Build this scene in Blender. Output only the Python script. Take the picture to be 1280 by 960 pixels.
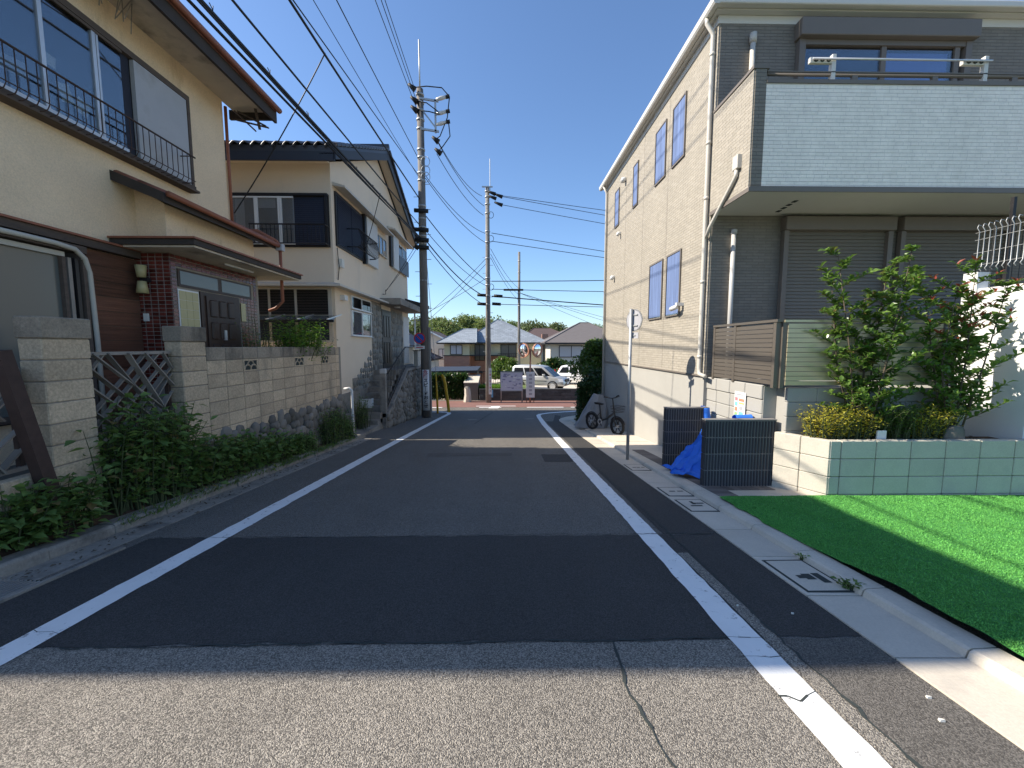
import bpy, math, random
import numpy as np
from mathutils import Vector, Matrix, noise
random.seed(7); rng = np.random.default_rng(7)
scn = bpy.context.scene
for o in list(bpy.data.objects): bpy.data.objects.remove(o)
R = math.radians
SL = 0.0882                      # downhill slope of the street
def gz(y): return -SL*y if y < 20.5 else -1.808

# ------------------------------------------------ camera, sky, sun, exposure
cam_d = bpy.data.cameras.new('camera'); cam = bpy.data.objects.new('camera', cam_d)
scn.collection.objects.link(cam); scn.camera = cam
cam_d.sensor_width = 36; cam_d.lens = 510/1280*36; cam_d.clip_end = 3000; cam_d.clip_start = .05
cam.location = (0, 0, 1.506); cam.rotation_euler = (R(90-5.265), 0, R(-1.011))
SUN_EL, SUN_AZ = 39.0, 1.5        # sun stands to the left (-X), a hair ahead
w = bpy.data.worlds.new('World'); scn.world = w; w.use_nodes = True
wn = w.node_tree.nodes; wl = w.node_tree.links
sky = wn.new('ShaderNodeTexSky'); sky.sky_type = 'NISHITA'; sky.sun_disc = False
sky.sun_elevation = R(SUN_EL); sky.sun_rotation = R(-90+SUN_AZ); sky.altitude = 0; sky.air_density = 1.0; sky.dust_density = .45; sky.ozone_density = 6.0
wn['Background'].inputs[1].default_value = .125
wl.new(sky.outputs[0], wn['Background'].inputs[0])
sd = bpy.data.lights.new('sun', 'SUN'); sd.energy = 4.9; sd.angle = R(.53); sd.color = (1, .91, .78)
sun = bpy.data.objects.new('sun', sd); scn.collection.objects.link(sun)
ce = math.cos(R(SUN_EL)); sdir = Vector((ce*math.cos(R(SUN_AZ)), -ce*math.sin(R(SUN_AZ)), -math.sin(R(SUN_EL))))
sun.rotation_euler = sdir.to_track_quat('-Z', 'Y').to_euler(); sun.location = (-20, 5, 25)
scn.view_settings.view_transform = 'Standard'; scn.view_settings.look = 'None'
scn.view_settings.exposure = 0.78; scn.view_settings.gamma = 1

# ------------------------------------------------ materials
def N(t, k, **kw):
    n = t.nodes.new(k)
    for a, v in kw.items(): setattr(n, a, v)
    return n
def base(name):
    m = bpy.data.materials.new(name); m.use_nodes = True; t = m.node_tree
    return m, t, t.nodes['Principled BSDF']
def math_n(t, op, a, b):
    n = N(t, 'ShaderNodeMath', operation=op)
    for i, v in enumerate((a, b)):
        if hasattr(v, 'is_linked') or hasattr(v, 'links'): t.links.new(v, n.inputs[i])
        else: n.inputs[i].default_value = v
    return n.outputs[0]
def mixc(t, f, a, b, mode='MIX'):
    n = N(t, 'ShaderNodeMix', data_type='RGBA', blend_type=mode)
    for s, v in ((n.inputs[0], f), (n.inputs[6], a), (n.inputs[7], b)):
        if hasattr(v, 'links'): t.links.new(v, s)
        elif isinstance(v, (tuple, list)): s.default_value = (*v[:3], 1)
        else: s.default_value = v
    return n.outputs[2]
def ramp(t, src, *stops):
    n = N(t, 'ShaderNodeValToRGB'); e = n.color_ramp.elements
    while len(e) < len(stops): e.new(.5)
    for el, (p, c) in zip(e, stops): el.position = p; el.color = (c, c, c, 1) if isinstance(c, (int, float)) else (*c, 1)
    t.links.new(src, n.inputs[0]); return n.outputs[0]
def pos(t, scale=(1, 1, 1), mode='pos'):
    g = N(t, 'ShaderNodeNewGeometry'); v = g.outputs['Position']
    if mode == 'wall':            # u along the wall, v up
        s = N(t, 'ShaderNodeSeparateXYZ'); t.links.new(v, s.inputs[0])
        c = N(t, 'ShaderNodeCombineXYZ'); t.links.new(math_n(t, 'ADD', s.outputs[0], s.outputs[1]), c.inputs[0]); t.links.new(s.outputs[2], c.inputs[1]); v = c.outputs[0]
    mp = N(t, 'ShaderNodeMapping'); mp.inputs['Scale'].default_value = scale; t.links.new(v, mp.inputs[0])
    return mp.outputs[0]
def noise_n(t, vec, scale, detail=5, rough=.6):
    n = N(t, 'ShaderNodeTexNoise'); n.inputs['Scale'].default_value = scale; n.inputs['Detail'].default_value = detail; n.inputs['Roughness'].default_value = rough
    t.links.new(vec, n.inputs['Vector']); return n.outputs['Fac']
def bump_n(t, b, h, strength=.3, dist=.01, prev=None):
    n = N(t, 'ShaderNodeBump'); n.inputs['Strength'].default_value = strength; n.inputs['Distance'].default_value = dist
    t.links.new(h, n.inputs['Height'])
    if prev: t.links.new(prev, n.inputs['Normal'])
    t.links.new(n.outputs[0], b.inputs['Normal']); return n.outputs[0]
def vary(t, col, amount_src, amt, rand=0, island=False):
    h = N(t, 'ShaderNodeHueSaturation')
    v = math_n(t, 'ADD', math_n(t, 'MULTIPLY', math_n(t, 'SUBTRACT', amount_src, .5), 3*amt), 1.0)
    if rand:
        r = N(t, 'ShaderNodeNewGeometry').outputs['Random Per Island'] if island else N(t, 'ShaderNodeObjectInfo').outputs['Random']
        v = math_n(t, 'ADD', v, math_n(t, 'MULTIPLY', math_n(t, 'SUBTRACT', r, .5), 2*rand))
    t.links.new(v, h.inputs['Value'])
    if hasattr(col, 'links'): t.links.new(col, h.inputs['Color'])
    else: h.inputs['Color'].default_value = (*col, 1)
    return h.outputs[0]
def mat(name, col, rough=.7, var=.12, vs=2.5, bump=.2, bs=70, metal=0, spec=.35, rand=.0, stretch=(1, 1, 1), stain=None, island=False, bd=.006, fine=0):
    m, t, b = base(name)
    p = pos(t, stretch)
    c = vary(t, col, noise_n(t, p, vs, 6), var, rand, island)
    if fine: c = vary(t, c, noise_n(t, p, bs*.7, 3, .7), fine)
    if stain:                     # (colour, scale, low, high): blotches with their own shape
        f = ramp(t, noise_n(t, pos(t, stain[4] if len(stain) > 4 else (1, 1, 1)), stain[1], 7, .65), (stain[2], 0), (stain[3], 1))
        c = mixc(t, f, c, stain[0])
    t.links.new(c, b.inputs['Base Color'])
    b.inputs['Roughness'].default_value = rough; b.inputs['Metallic'].default_value = metal; b.inputs['Specular IOR Level'].default_value = spec
    if bump: bump_n(t, b, noise_n(t, p, bs, 4), bump, bd)
    return m
def brickmat(name, c1, c2, mortar, bw, bh, ms=.004, bump=.5, rough=.8, bias=0., var=.17, dist=.006, offset=.5, mode='wall', squash=1):
    m, t, b = base(name); p = pos(t, mode=mode)
    br = N(t, 'ShaderNodeTexBrick'); br.offset = offset; br.squash = squash; br.squash_frequency = 3; br.offset = .37 if squash != 1 else offset; t.links.new(p, br.inputs['Vector'])
    br.inputs['Scale'].default_value = 1; br.inputs['Brick Width'].default_value = bw; br.inputs['Row Height'].default_value = bh
    br.inputs['Mortar Size'].default_value = ms; br.inputs['Mortar Smooth'].default_value = .3; br.inputs['Bias'].default_value = bias
    br.inputs['Color1'].default_value = (*c1, 1); br.inputs['Color2'].default_value = (*c2, 1); br.inputs['Mortar'].default_value = (*mortar, 1)
    c = vary(t, br.outputs['Color'], noise_n(t, p, 7, 6, .7), var*.8)
    c = vary(t, c, noise_n(t, pos(t, (1.3, .18, 1) if mode == 'wall' else (1, 1, 1), mode), 1.2, 6, .6), var*.55)
    t.links.new(c, b.inputs['Base Color']); b.inputs['Roughness'].default_value = rough
    inv = math_n(t, 'SUBTRACT', 1.0, br.outputs['Fac'])
    h = math_n(t, 'ADD', inv, math_n(t, 'MULTIPLY', noise_n(t, p, 60, 4), .6))
    bump_n(t, b, h, bump, dist); return m
def leafmat(name, c1, c2, rough=.5, trans=.3):
    m, t, b = base(name); g = N(t, 'ShaderNodeNewGeometry')
    c = mixc(t, g.outputs['Random Per Island'], c1, c2)
    c = mixc(t, ramp(t, g.outputs['Random Per Island'], (.955, 0), (.965, 1)), c, (.2, .14, .05))
    c = vary(t, c, noise_n(t, pos(t), 1.3, 3), .22)
    t.links.new(c, b.inputs['Base Color']); b.inputs['Roughness'].default_value = rough; b.inputs['Specular IOR Level'].default_value = .35
    tr = N(t, 'ShaderNodeBsdfTranslucent'); t.links.new(mixc(t, .5, c, (c2[0]*1.6, c2[1]*1.6, c2[2])), tr.inputs[0])
    mx = N(t, 'ShaderNodeMixShader'); mx.inputs[0].default_value = trans
    t.links.new(b.outputs[0], mx.inputs[1]); t.links.new(tr.outputs[0], mx.inputs[2]); t.links.new(mx.outputs[0], t.nodes['Material Output'].inputs[0])
    return m
def glassmat(name, tint=(.5, .55, .6), rough=.02, refl=1.0):
    m = bpy.data.materials.new(name); m.use_nodes = True; t = m.node_tree; t.nodes.remove(t.nodes['Principled BSDF'])
    fr = N(t, 'ShaderNodeFresnel'); fr.inputs[0].default_value = 1.55
    tr = N(t, 'ShaderNodeBsdfTransparent'); tr.inputs[0].default_value = (*tint, 1)
    gl = N(t, 'ShaderNodeBsdfGlossy'); gl.inputs['Roughness'].default_value = rough
    mx = N(t, 'ShaderNodeMixShader'); t.links.new(math_n(t, 'ADD', math_n(t, 'MULTIPLY', fr.outputs[0], refl), .03), mx.inputs[0])
    t.links.new(tr.outputs[0], mx.inputs[1]); t.links.new(gl.outputs[0], mx.inputs[2]); t.links.new(mx.outputs[0], t.nodes['Material Output'].inputs[0])
    return m
def asphalt(name, dark, light, stone, contrast, bumps, patch=.16):
    m, t, b = base(name); p = pos(t)
    v = N(t, 'ShaderNodeTexVoronoi'); v.inputs['Scale'].default_value = stone; v.inputs['Randomness'].default_value = 1; t.links.new(p, v.inputs['Vector'])
    s = N(t, 'ShaderNodeSeparateColor'); t.links.new(v.outputs['Color'], s.inputs[0])
    f = ramp(t, s.outputs[0], (.2, 0), (contrast, 1))
    c = mixc(t, f, dark, light)
    c = vary(t, c, noise_n(t, pos(t, (1.6, .22, 1)), .8, 6, .65), patch)
    c = vary(t, c, noise_n(t, p, 2.2, 7, .7), patch*.7)
    c = vary(t, c, noise_n(t, p, 45, 4), .16)
    t.links.new(c, b.inputs['Base Color']); b.inputs['Roughness'].default_value = .85; b.inputs['Specular IOR Level'].default_value = .3
    h = math_n(t, 'ADD', math_n(t, 'SUBTRACT', .6, v.outputs['Distance']), math_n(t, 'MULTIPLY', noise_n(t, p, 150, 3), .5))
    bump_n(t, b, h, bumps, .006); return m
def paint(name, col, under, wear=.585, streaks=True):
    m, t, b = base(name); p = pos(t)
    v = N(t, 'ShaderNodeTexVoronoi'); v.inputs['Scale'].default_value = 140; t.links.new(p, v.inputs['Vector'])
    f = ramp(t, noise_n(t, p, 14, 8, .75), (wear, 0), (wear+.08, 1))
    c = vary(t, col, noise_n(t, p, 6, 5), .07)
    t.links.new(mixc(t, f, c, under), b.inputs['Base Color']); b.inputs['Roughness'].default_value = .7
    bump_n(t, b, math_n(t, 'ADD', v.outputs['Distance'], noise_n(t, p, 120, 3)), .25, .004); return m

MT = dict(
 asphalt=asphalt('asphalt_worn', (.09, .084, .075), (.245, .225, .195), 190, 1.0, .8),
 asphalt_near=asphalt('asphalt_coarse_sunlit', (.12, .109, .095), (.42, .38, .32), 190, 1.0, 1.0),  # lit copy of worn asphalt, sunlight in its colour; serves the worn band too
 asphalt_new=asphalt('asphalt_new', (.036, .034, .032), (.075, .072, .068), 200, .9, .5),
 asphalt_mid=asphalt('asphalt_mid', (.07, .064, .056), (.18, .165, .145), 190, .95, .6),
 red_pave=mat('red_pavement', (.21, .11, .09), .85, .15, 2, .3, 90),
 white_paint=paint('road_white', (.78, .78, .76), (.2, .19, .18)),
 concrete=mat('pale_concrete', (.56, .5, .41), .85, .1, 3, .3, 100, rand=.06, fine=.12, stain=((.4, .37, .32), 2.2, .55, .8)),
 concrete_old=mat('old_concrete', (.27, .245, .21), .9, .2, 3, .6, 60, rand=.08, fine=.25, stain=((.07, .065, .06), 2.5, .5, .75)),
 joint=mat('dark_joint', (.04, .048, .045), .9, .1, 4, 0),
 block_old=mat('weathered_block', (.53, .41, .28), .95, .18, 3, 1.0, 55, rand=.14, fine=.4, stain=((.17, .15, .12), 1.3, .58, .78, (1, 1, .35))),
 block_cap=mat('dirty_top_block', (.3, .25, .19), .95, .25, 3, 1.0, 55, rand=.15, fine=.4, stain=((.05, .045, .04), 1.6, .48, .7, (1, 1, .5))),
 mortar=mat('mortar', (.28, .245, .2), .95, .15, 5, .4, 80),
 block_new=mat('pale_block', (.53, .49, .41), .9, .1, 4, .7, 90, rand=.06, fine=.14, stain=((.42, .42, .36), 3, .55, .8)),  # even pale tone; any green bounces off the turf
 stucco_h1=mat('stained_yellow_stucco', (.79, .61, .41), .95, .12, 1.1, .7, 70, fine=.17, stain=((.36, .235, .12), 1.1, .57, .8, (1, 1, .3)), bd=.01),
 stucco_h2=mat('cream_stucco', (.78, .64, .48), .9, .04, 1.5, .35, 90, fine=.05, stain=((.58, .5, .4), .7, .6, .85, (1, 1, .4))),
 old_wood=mat('weathered_wood', (.1, .075, .06), .85, .3, 3, .4, 40, stretch=(6, .6, 6), rand=.15),
 plank=mat('red_brown_plank', (.15, .066, .04), .6, .5, 2.5, .6, 30, stretch=(8, .5, 14), rand=.4, fine=.3, spec=.3),
 grey_wood=mat('grey_wood', (.24, .21, .18), .9, .3, 4, .5, 50, rand=.3),
 fascia=mat('dark_fascia', (.05, .04, .034), .8, .25, 3, .3, 40),
 soffit=mat('soffit_board', (.56, .48, .38), .9, .15, 2, .2, 40, stain=((.16, .13, .1), 1.5, .55, .8)),
 copper=mat('rust_pipe', (.28, .1, .055), .55, .2, 5, .1, 50),
 tile_red=mat('brown_roof_tile', (.27, .1, .06), .55, .25, 4, .2, 60, rand=.25),
 porch_tile=mat('glazed_brick_tile', (.13, .028, .02), .22, .25, 8, .12, 25, rand=.45, spec=.5),
 grout=mat('grey_grout', (.3, .27, .23), .9, .12, 8, .2, 80),
 door_wood=mat('dark_door', (.045, .025, .018), .45, .3, 3, .2, 40, stretch=(3, 3, .5)),
 yellow_glass=mat('yellow_pane', (.46, .4, .2), .35, .1, 4, .1, 20),
 alu=mat('aluminium', (.62, .62, .62), .4, .04, 5, .0, 50, metal=.6),
 alu_dark=mat('dark_aluminium', (.02, .019, .02), .4, .1, 5, 0),
 black_metal=mat('black_metal', (.018, .017, .018), .5, .1, 5, 0),
 rust_metal=mat('rusty_rail', (.06, .035, .028), .7, .3, 12, .2, 60),
 grey_panel=mat('grey_shutter_panel', (.42, .42, .43), .6, .08, 2, .1, 60, stain=((.3, .28, .26), 2, .55, .8)),
 shutter_navy=mat('navy_shutter', (.03, .034, .05), .45, .08, 3, 0),
 interior=mat('room_shade', (.03, .034, .05), .9, .2, 2, 0),  # dark sheet for the unlit room; bluish tone mimics reflection in the panes
 curtain=mat('curtain_pale', (.5, .5, .52), .9, .1, 2, .3, 20, stretch=(30, 30, 1)),
 curtain_vivid=mat('curtain_vivid', (.3, .4, .95), .9, .1, 2, .2, 20, stretch=(30, 30, 1)),
 curtain_sky_tint=mat('curtain_sky_tint', (.13, .185, .34), .9, .5, 1.2, .2, 20, stretch=(14, 14, .6)),  # sky reflected in the panes is put into this curtain colour
 paper=mat('paper', (.72, .7, .62), .8, .06, 4, 0),
 navy_tile=mat('navy_roof_tile', (.035, .038, .05), .4, .15, 4, .1, 40, rand=.25, spec=.5),
 dark_trim=mat('dark_trim', (.03, .03, .034), .5, .1, 4, 0),
 cream_trim=mat('cream_trim', (.58, .53, .45), .6, .06, 4, 0),
 white_metal=mat('white_metal', (.72, .72, .7), .45, .05, 4, 0),
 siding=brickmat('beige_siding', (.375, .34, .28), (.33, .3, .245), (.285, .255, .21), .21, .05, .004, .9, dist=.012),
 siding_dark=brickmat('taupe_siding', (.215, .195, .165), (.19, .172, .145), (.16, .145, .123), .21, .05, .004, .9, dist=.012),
 siding_white=brickmat('white_siding', (.9, .835, .74), (.68, .63, .555), (.74, .705, .65), .2, .05, .0025, .9, bias=-.72, dist=.012, squash=.55),
 base_conc=mat('grey_foundation', (.36, .35, .32), .9, .06, 2, .3, 120, bd=.004, fine=.08),
 white_trim=mat('white_trim', (.62, .6, .55), .5, .03, 4, 0),
 brown_alu=mat('brown_aluminium', (.15, .13, .108), .38, .05, 4, 0, metal=.35),
 alu_sheen_tone=mat('brown_aluminium_sheen_tone', (.56, .49, .32), .3, .05, 4, 0, metal=.45),  # same brown slats; reflection of the sunlit turf put into a paler colour
 shutter_brown=mat('brown_shutter', (.19, .17, .14), .45, .05, 4, 0),
 taupe=mat('taupe_trim', (.17, .147, .125), .5, .05, 4, 0),
 pvc=mat('pvc_pipe', (.55, .52, .46), .45, .03, 4, 0),
 pvc_grey=mat('grey_pipe', (.5, .49, .47), .45, .05, 4, 0),
 screen=mat('dark_screen_block', (.045, .045, .05), .75, .12, 6, .3, 120, rand=.1),
 screen_joint=mat('screen_joint', (.2, .19, .18), .9, .1, 6, 0),
 stone_grey=mat('field_stone', (.2, .18, .155), .9, .22, 6, .6, 30, rand=.35, stain=((.07, .07, .055), 3, .5, .7)),
 stone_clad=mat('slate_cladding', (.22, .215, .19), .8, .25, 5, .5, 25, rand=.35),
 soil=mat('brown_soil', (.095, .06, .04), 1, .3, 12, 1, 40),
 pole=mat('concrete_pole', (.25, .235, .21), .9, .14, 2, .3, 60, stain=((.1, .095, .09), 1.2, .5, .75, (1, 1, .3))),
 pole_dark=mat('steel_pole', (.17, .155, .14), .8, .2, 2, .2, 40, stain=((.07, .06, .05), 1.2, .5, .75, (1, 1, .3))),
 galv=mat('galvanised', (.42, .43, .43), .5, .1, 8, 0, metal=.6),
 black_rubber=mat('black_cable', (.012, .012, .013), .6, .1, 8, 0),
 porcelain=mat('porcelain', (.6, .58, .54), .25, .05, 4, 0),
 yellow=mat('yellow_guard', (.62, .36, .02), .5, .15, 6, 0),
 sign_white=mat('sign_white', (.72, .72, .7), .45, .04, 5, 0),
 sign_grey=mat('sign_grey', (.4, .4, .42), .5, .1, 5, 0),
 sign_blue=mat('sign_blue', (.02, .09, .42), .4, .04, 5, 0),
 sign_red=mat('sign_red', (.55, .03, .04), .4, .04, 5, 0),
 text_black=mat('print_black', (.015, .015, .03), .6, .0, 5, 0),
 text_red=mat('print_red', (.5, .2, .22), .6, .0, 5, 0),
 orange=mat('faded_orange', (.5, .25, .16), .55, .2, 10, 0),
 rust=mat('rusty_steel', (.2, .08, .045), .8, .3, 12, .2, 60),
 turf=mat('green_turf', (.14, .44, .09), .95, .2, 1.5, .8, 120, bd=.02, island=True, rand=.25),
 turf_base=mat('turf_backing', (.06, .24, .05), .95, .12, 5, .5, 90),
 bark=mat('bark', (.11, .085, .06), .95, .25, 8, .6, 40),
 twig=mat('green_twig', (.06, .075, .03), .8, .2, 8, 0),
 grass=mat('grass_lawn', (.11, .15, .04), .95, .25, 3, .8, 60),
 shingle=brickmat('grey_shingle', (.3, .34, .38), (.22, .25, .28), (.16, .18, .2), .45, .2, .015, .5, mode='pos'),
 roof_brown=mat('brown_roof', (.1, .07, .065), .8, .15, 3, .3, 12, stretch=(1, 1, 6)),
 roof_grey=mat('grey_brown_roof', (.15, .135, .13), .8, .15, 3, .3, 12, stretch=(1, 1, 6)),
 cream_wall=mat('cream_wall', (.62, .56, .36), .9, .05, 2, .1, 60),
 pale_wall=mat('pale_wall', (.6, .56, .48), .9, .05, 2, .1, 60),
 brick_far=brickmat('orange_brick', (.42, .18, .1), (.32, .13, .08), (.4, .32, .26), .24, .09, .012, .5),
 car_silver=mat('silver_paint', (.56, .55, .52), .3, .02, 3, 0, metal=.55, spec=.5),
 car_white=mat('white_car_paint', (.8, .8, .79), .2, .01, 3, 0, spec=.6),
 tyre=mat('tyre', (.018, .018, .018), .85, .1, 10, .1, 60),
 head_glass=mat('lamp_glass', (.65, .66, .68), .15, .03, 5, 0, spec=.7),
 tail_red=mat('tail_red', (.4, .02, .02), .2, .03, 5, 0),
 bike_black=mat('bike_black', (.014, .014, .016), .35, .05, 5, 0, spec=.5),
 cover_grey=mat('grey_cover', (.24, .245, .25), .6, .1, 4, .3, 40),
 net_blue=mat('blue_net', (.03, .17, .7), .55, .15, 5, .6, 160),
 cardboard=mat('pale_box', (.5, .47, .4), .9, .1, 4, .1, 40),
 rock=mat('dark_rock', (.16, .155, .14), .9, .3, 4, .7, 20),
 lilac=mat('board_lilac', (.55, .55, .64), .6, .06, 10, 0),
 lilac2=mat('board_slate', (.25, .25, .38), .6, .06, 10, 0),
 print_yellow=mat('print_yellow', (.75, .5, .12), .6, 0, 5, 0), print_green=mat('print_green', (.3, .5, .2), .6, 0, 5, 0),
 print_sky=mat('print_sky', (.2, .5, .75), .6, 0, 5, 0),
 terrain=mat('terrain', (.16, .15, .11), .95, .25, .3, .3, 5),
 gravel=mat('yard_soil', (.14, .125, .1), .95, .25, 4, .8, 40),
 brick_paver=mat('dark_paver', (.16, .14, .125), .9, .15, 8, .3, 60, rand=.3),
 l_weed=leafmat('weed_leaf', (.075, .135, .032), (.18, .27, .07)),
 l_dark=leafmat('dark_leaf', (.02, .05, .014), (.045, .095, .022), .35, .2),
 l_shrub=leafmat('glossy_leaf', (.06, .125, .025), (.17, .27, .06), .26, .35),
 l_red=leafmat('red_leaf', (.28, .05, .03), (.38, .1, .06), .4, .3),
 l_yellow=leafmat('yellow_leaf', (.33, .32, .04), (.62, .54, .08), .5, .4),
 l_bright=leafmat('bright_leaf', (.09, .19, .02), (.17, .3, .04), .4, .35),
 l_far=leafmat('far_leaf', (.11, .155, .055), (.2, .255, .095), .7, .35),
 l_far2=leafmat('far_leaf_dark', (.075, .105, .045), (.15, .19, .08), .7, .3),
 l_mid=leafmat('mid_leaf', (.05, .1, .02), (.12, .19, .035), .4, .3),
 glass=glassmat('window_glass'), glass_clear=glassmat('clear_glass', (.85, .88, .9), .02, .65), glass_blue=glassmat('blue_glass', (.46, .53, .68), .02, 1.3),
 blind=mat('grey_blind', (.24, .25, .27), .9, .2, 1.5, 0), dark_block=mat('dark_wall_block', (.1, .1, .095), .95, .25, 3, .6, 40, rand=.2, fine=.25), glass_dark=glassmat('dark_glass', (.25, .28, .32)), car_glass=glassmat('car_glass', (.12, .13, .15), .03, .9),
)
_m, _t, _b = base('convex_mirror'); _b.inputs['Base Color'].default_value = (.8, .82, .84, 1); _b.inputs['Metallic'].default_value = 1; _b.inputs['Roughness'].default_value = .05; MT['mirror'] = _m
_m, _t, _b = base('frosted_pane'); _b.inputs['Base Color'].default_value = (.14, .145, .13, 1); _b.inputs['Roughness'].default_value = .18; MT['frosted'] = _m

# ------------------------------------------------ mesh helpers
col = scn.collection
LOC = {}                          # world location of each root / part
def ident(o, kind=None, label=None, cat=None, group=None):
    if kind: o['kind'] = kind
    if label: o['label'] = label
    if cat: o['category'] = cat
    if group: o['group'] = group
    return o
def thing(name, label, cat, loc=(0, 0, 0), rz=0, group=None, rot=None):
    o = bpy.data.objects.new(name, None); col.objects.link(o); o.location = loc
    o.rotation_euler = rot if rot else (0, 0, rz); o.empty_display_size = .2
    LOC[o.name] = Vector(loc)
    return ident(o, None, label, cat, group)
def link(name, me, parent=None, at=(0, 0, 0), rot=None, scale=None):
    o = bpy.data.objects.new(name, me); col.objects.link(o)
    if parent is not None: o.parent = parent
    o.location = at
    if rot: o.rotation_euler = rot
    if scale: o.scale = scale
    LOC[o.name] = LOC.get(parent.name, Vector()) if parent is not None else Vector()
    return o
class MB:
    def __init__(s): s.v = []; s.f = []
    def add(s, vs, fs):
        n = len(s.v); s.v += [tuple(v) for v in vs]; s.f += [tuple(i+n for i in f) for f in fs]; return s
    def box(s, x0, x1, y0, y1, z0, z1):
        return s.add([(x0, y0, z0), (x1, y0, z0), (x1, y1, z0), (x0, y1, z0), (x0, y0, z1), (x1, y0, z1), (x1, y1, z1), (x0, y1, z1)],
                     [(0, 3, 2, 1), (4, 5, 6, 7), (0, 1, 5, 4), (1, 2, 6, 5), (2, 3, 7, 6), (3, 0, 4, 7)])
    def hexa(s, b, t):            # bottom 4 points ccw, top 4 points
        return s.add(list(b)+list(t), [(3, 2, 1, 0), (4, 5, 6, 7), (0, 1, 5, 4), (1, 2, 6, 5), (2, 3, 7, 6), (3, 0, 4, 7)])
    def bar(s, p, q, w, h=None, up=(0, 0, 1)):
        p, q = Vector(p), Vector(q); d = (q-p).normalized(); u = Vector(up)
        if abs(d.dot(u)) > .98: u = Vector((0, 1, 0))
        a = d.cross(u).normalized()*w/2; b = a.cross(d).normalized()*(h or w)/2
        return s.hexa([p-a-b, p+a-b, q+a-b, q-a-b], [p-a+b, p+a+b, q+a+b, q-a+b])
    def tube(s, pts, r, n=6, caps=True):
        pts = [Vector(p) for p in pts]; k = len(pts); rr = r if isinstance(r, (list, tuple)) else [r]*k
        d0 = (pts[1]-pts[0]).normalized(); u = Vector((0, 0, 1)) if abs(d0.z) < .9 else Vector((1, 0, 0)); a = d0.cross(u).normalized()
        vs = []
        for i, p in enumerate(pts):
            d = (pts[min(i+1, k-1)]-pts[max(i-1, 0)]).normalized(); a = (a-d*a.dot(d)).normalized(); b = d.cross(a)
            for j in range(n):
                t = 2*math.pi*j/n; vs.append(p+(a*math.cos(t)+b*math.sin(t))*rr[i])
        fs = [(i*n+j, i*n+(j+1) % n, (i+1)*n+(j+1) % n, (i+1)*n+j) for i in range(k-1) for j in range(n)]
        if caps: fs += [tuple(range(n))[::-1], tuple((k-1)*n+j for j in range(n))]
        return s.add(vs, fs)
    def prism(s, poly, axis, a, b):  # poly of 2-tuples in the other two axes
        def P(p, c): return (c, p[0], p[1]) if axis == 'x' else (p[0], c, p[1]) if axis == 'y' else (p[0], p[1], c)
        n = len(poly); vs = [P(p, a) for p in poly]+[P(p, b) for p in poly]
        return s.add(vs, [tuple(range(n))[::-1], tuple(range(n, 2*n))]+[(i, (i+1) % n, n+(i+1) % n, n+i) for i in range(n)])
    def quad(s, *p): return s.add(p, [tuple(range(len(p)))])
    def ring(s, c, ax, ro, ri, t, n=24):  # flat ring / disc (ri=0) with thickness t along ax
        c, ax = Vector(c), Vector(ax).normalized(); u = Vector((0, 0, 1)) if abs(ax.z) < .9 else Vector((1, 0, 0)); a = ax.cross(u).normalized(); b = ax.cross(a)
        D = [a*math.cos(2*math.pi*j/n)+b*math.sin(2*math.pi*j/n) for j in range(n)]
        if ri <= 0:
            vs = [c+d*ro-ax*t/2 for d in D]+[c+d*ro+ax*t/2 for d in D]
            return s.add(vs, [tuple(range(n))[::-1], tuple(range(n, 2*n))]+[(j, (j+1) % n, n+(j+1) % n, n+j) for j in range(n)])
        vs = [c+d*r+ax*o for r, o in ((ro, -t/2), (ro, t/2), (ri, t/2), (ri, -t/2)) for d in D]
        return s.add(vs, [(k*n+j, k*n+(j+1) % n, ((k+1) % 4)*n+(j+1) % n, ((k+1) % 4)*n+j) for k in range(4) for j in range(n)])
    def mesh(s, name, m, off=Vector(), smooth=False):
        me = bpy.data.meshes.new(name); me.from_pydata([tuple(Vector(v)-off) for v in s.v], [], s.f); me.materials.append(MT[m] if isinstance(m, str) else m)
        if smooth: me.polygons.foreach_set('use_smooth', [True]*len(me.polygons))
        me.update(); return me
    def build(s, name, m, parent=None, smooth=False, bevel=0, kind=None, label=None, origin=None):
        off = LOC.get(parent.name, Vector()) if parent is not None else Vector(origin or (0, 0, 0))
        o = link(name, s.mesh(name, m, off, smooth), parent, (0, 0, 0) if parent is not None else off)
        if bevel:
            b = o.modifiers.new('bevel', 'BEVEL'); b.width = bevel; b.segments = 2; b.limit_method = 'ANGLE'; b.angle_limit = R(40)
        if smooth:
            pass
        if kind: o['kind'] = kind
        if label: o['label'] = label
        return o
def B(*a): return MB().box(*a)
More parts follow.
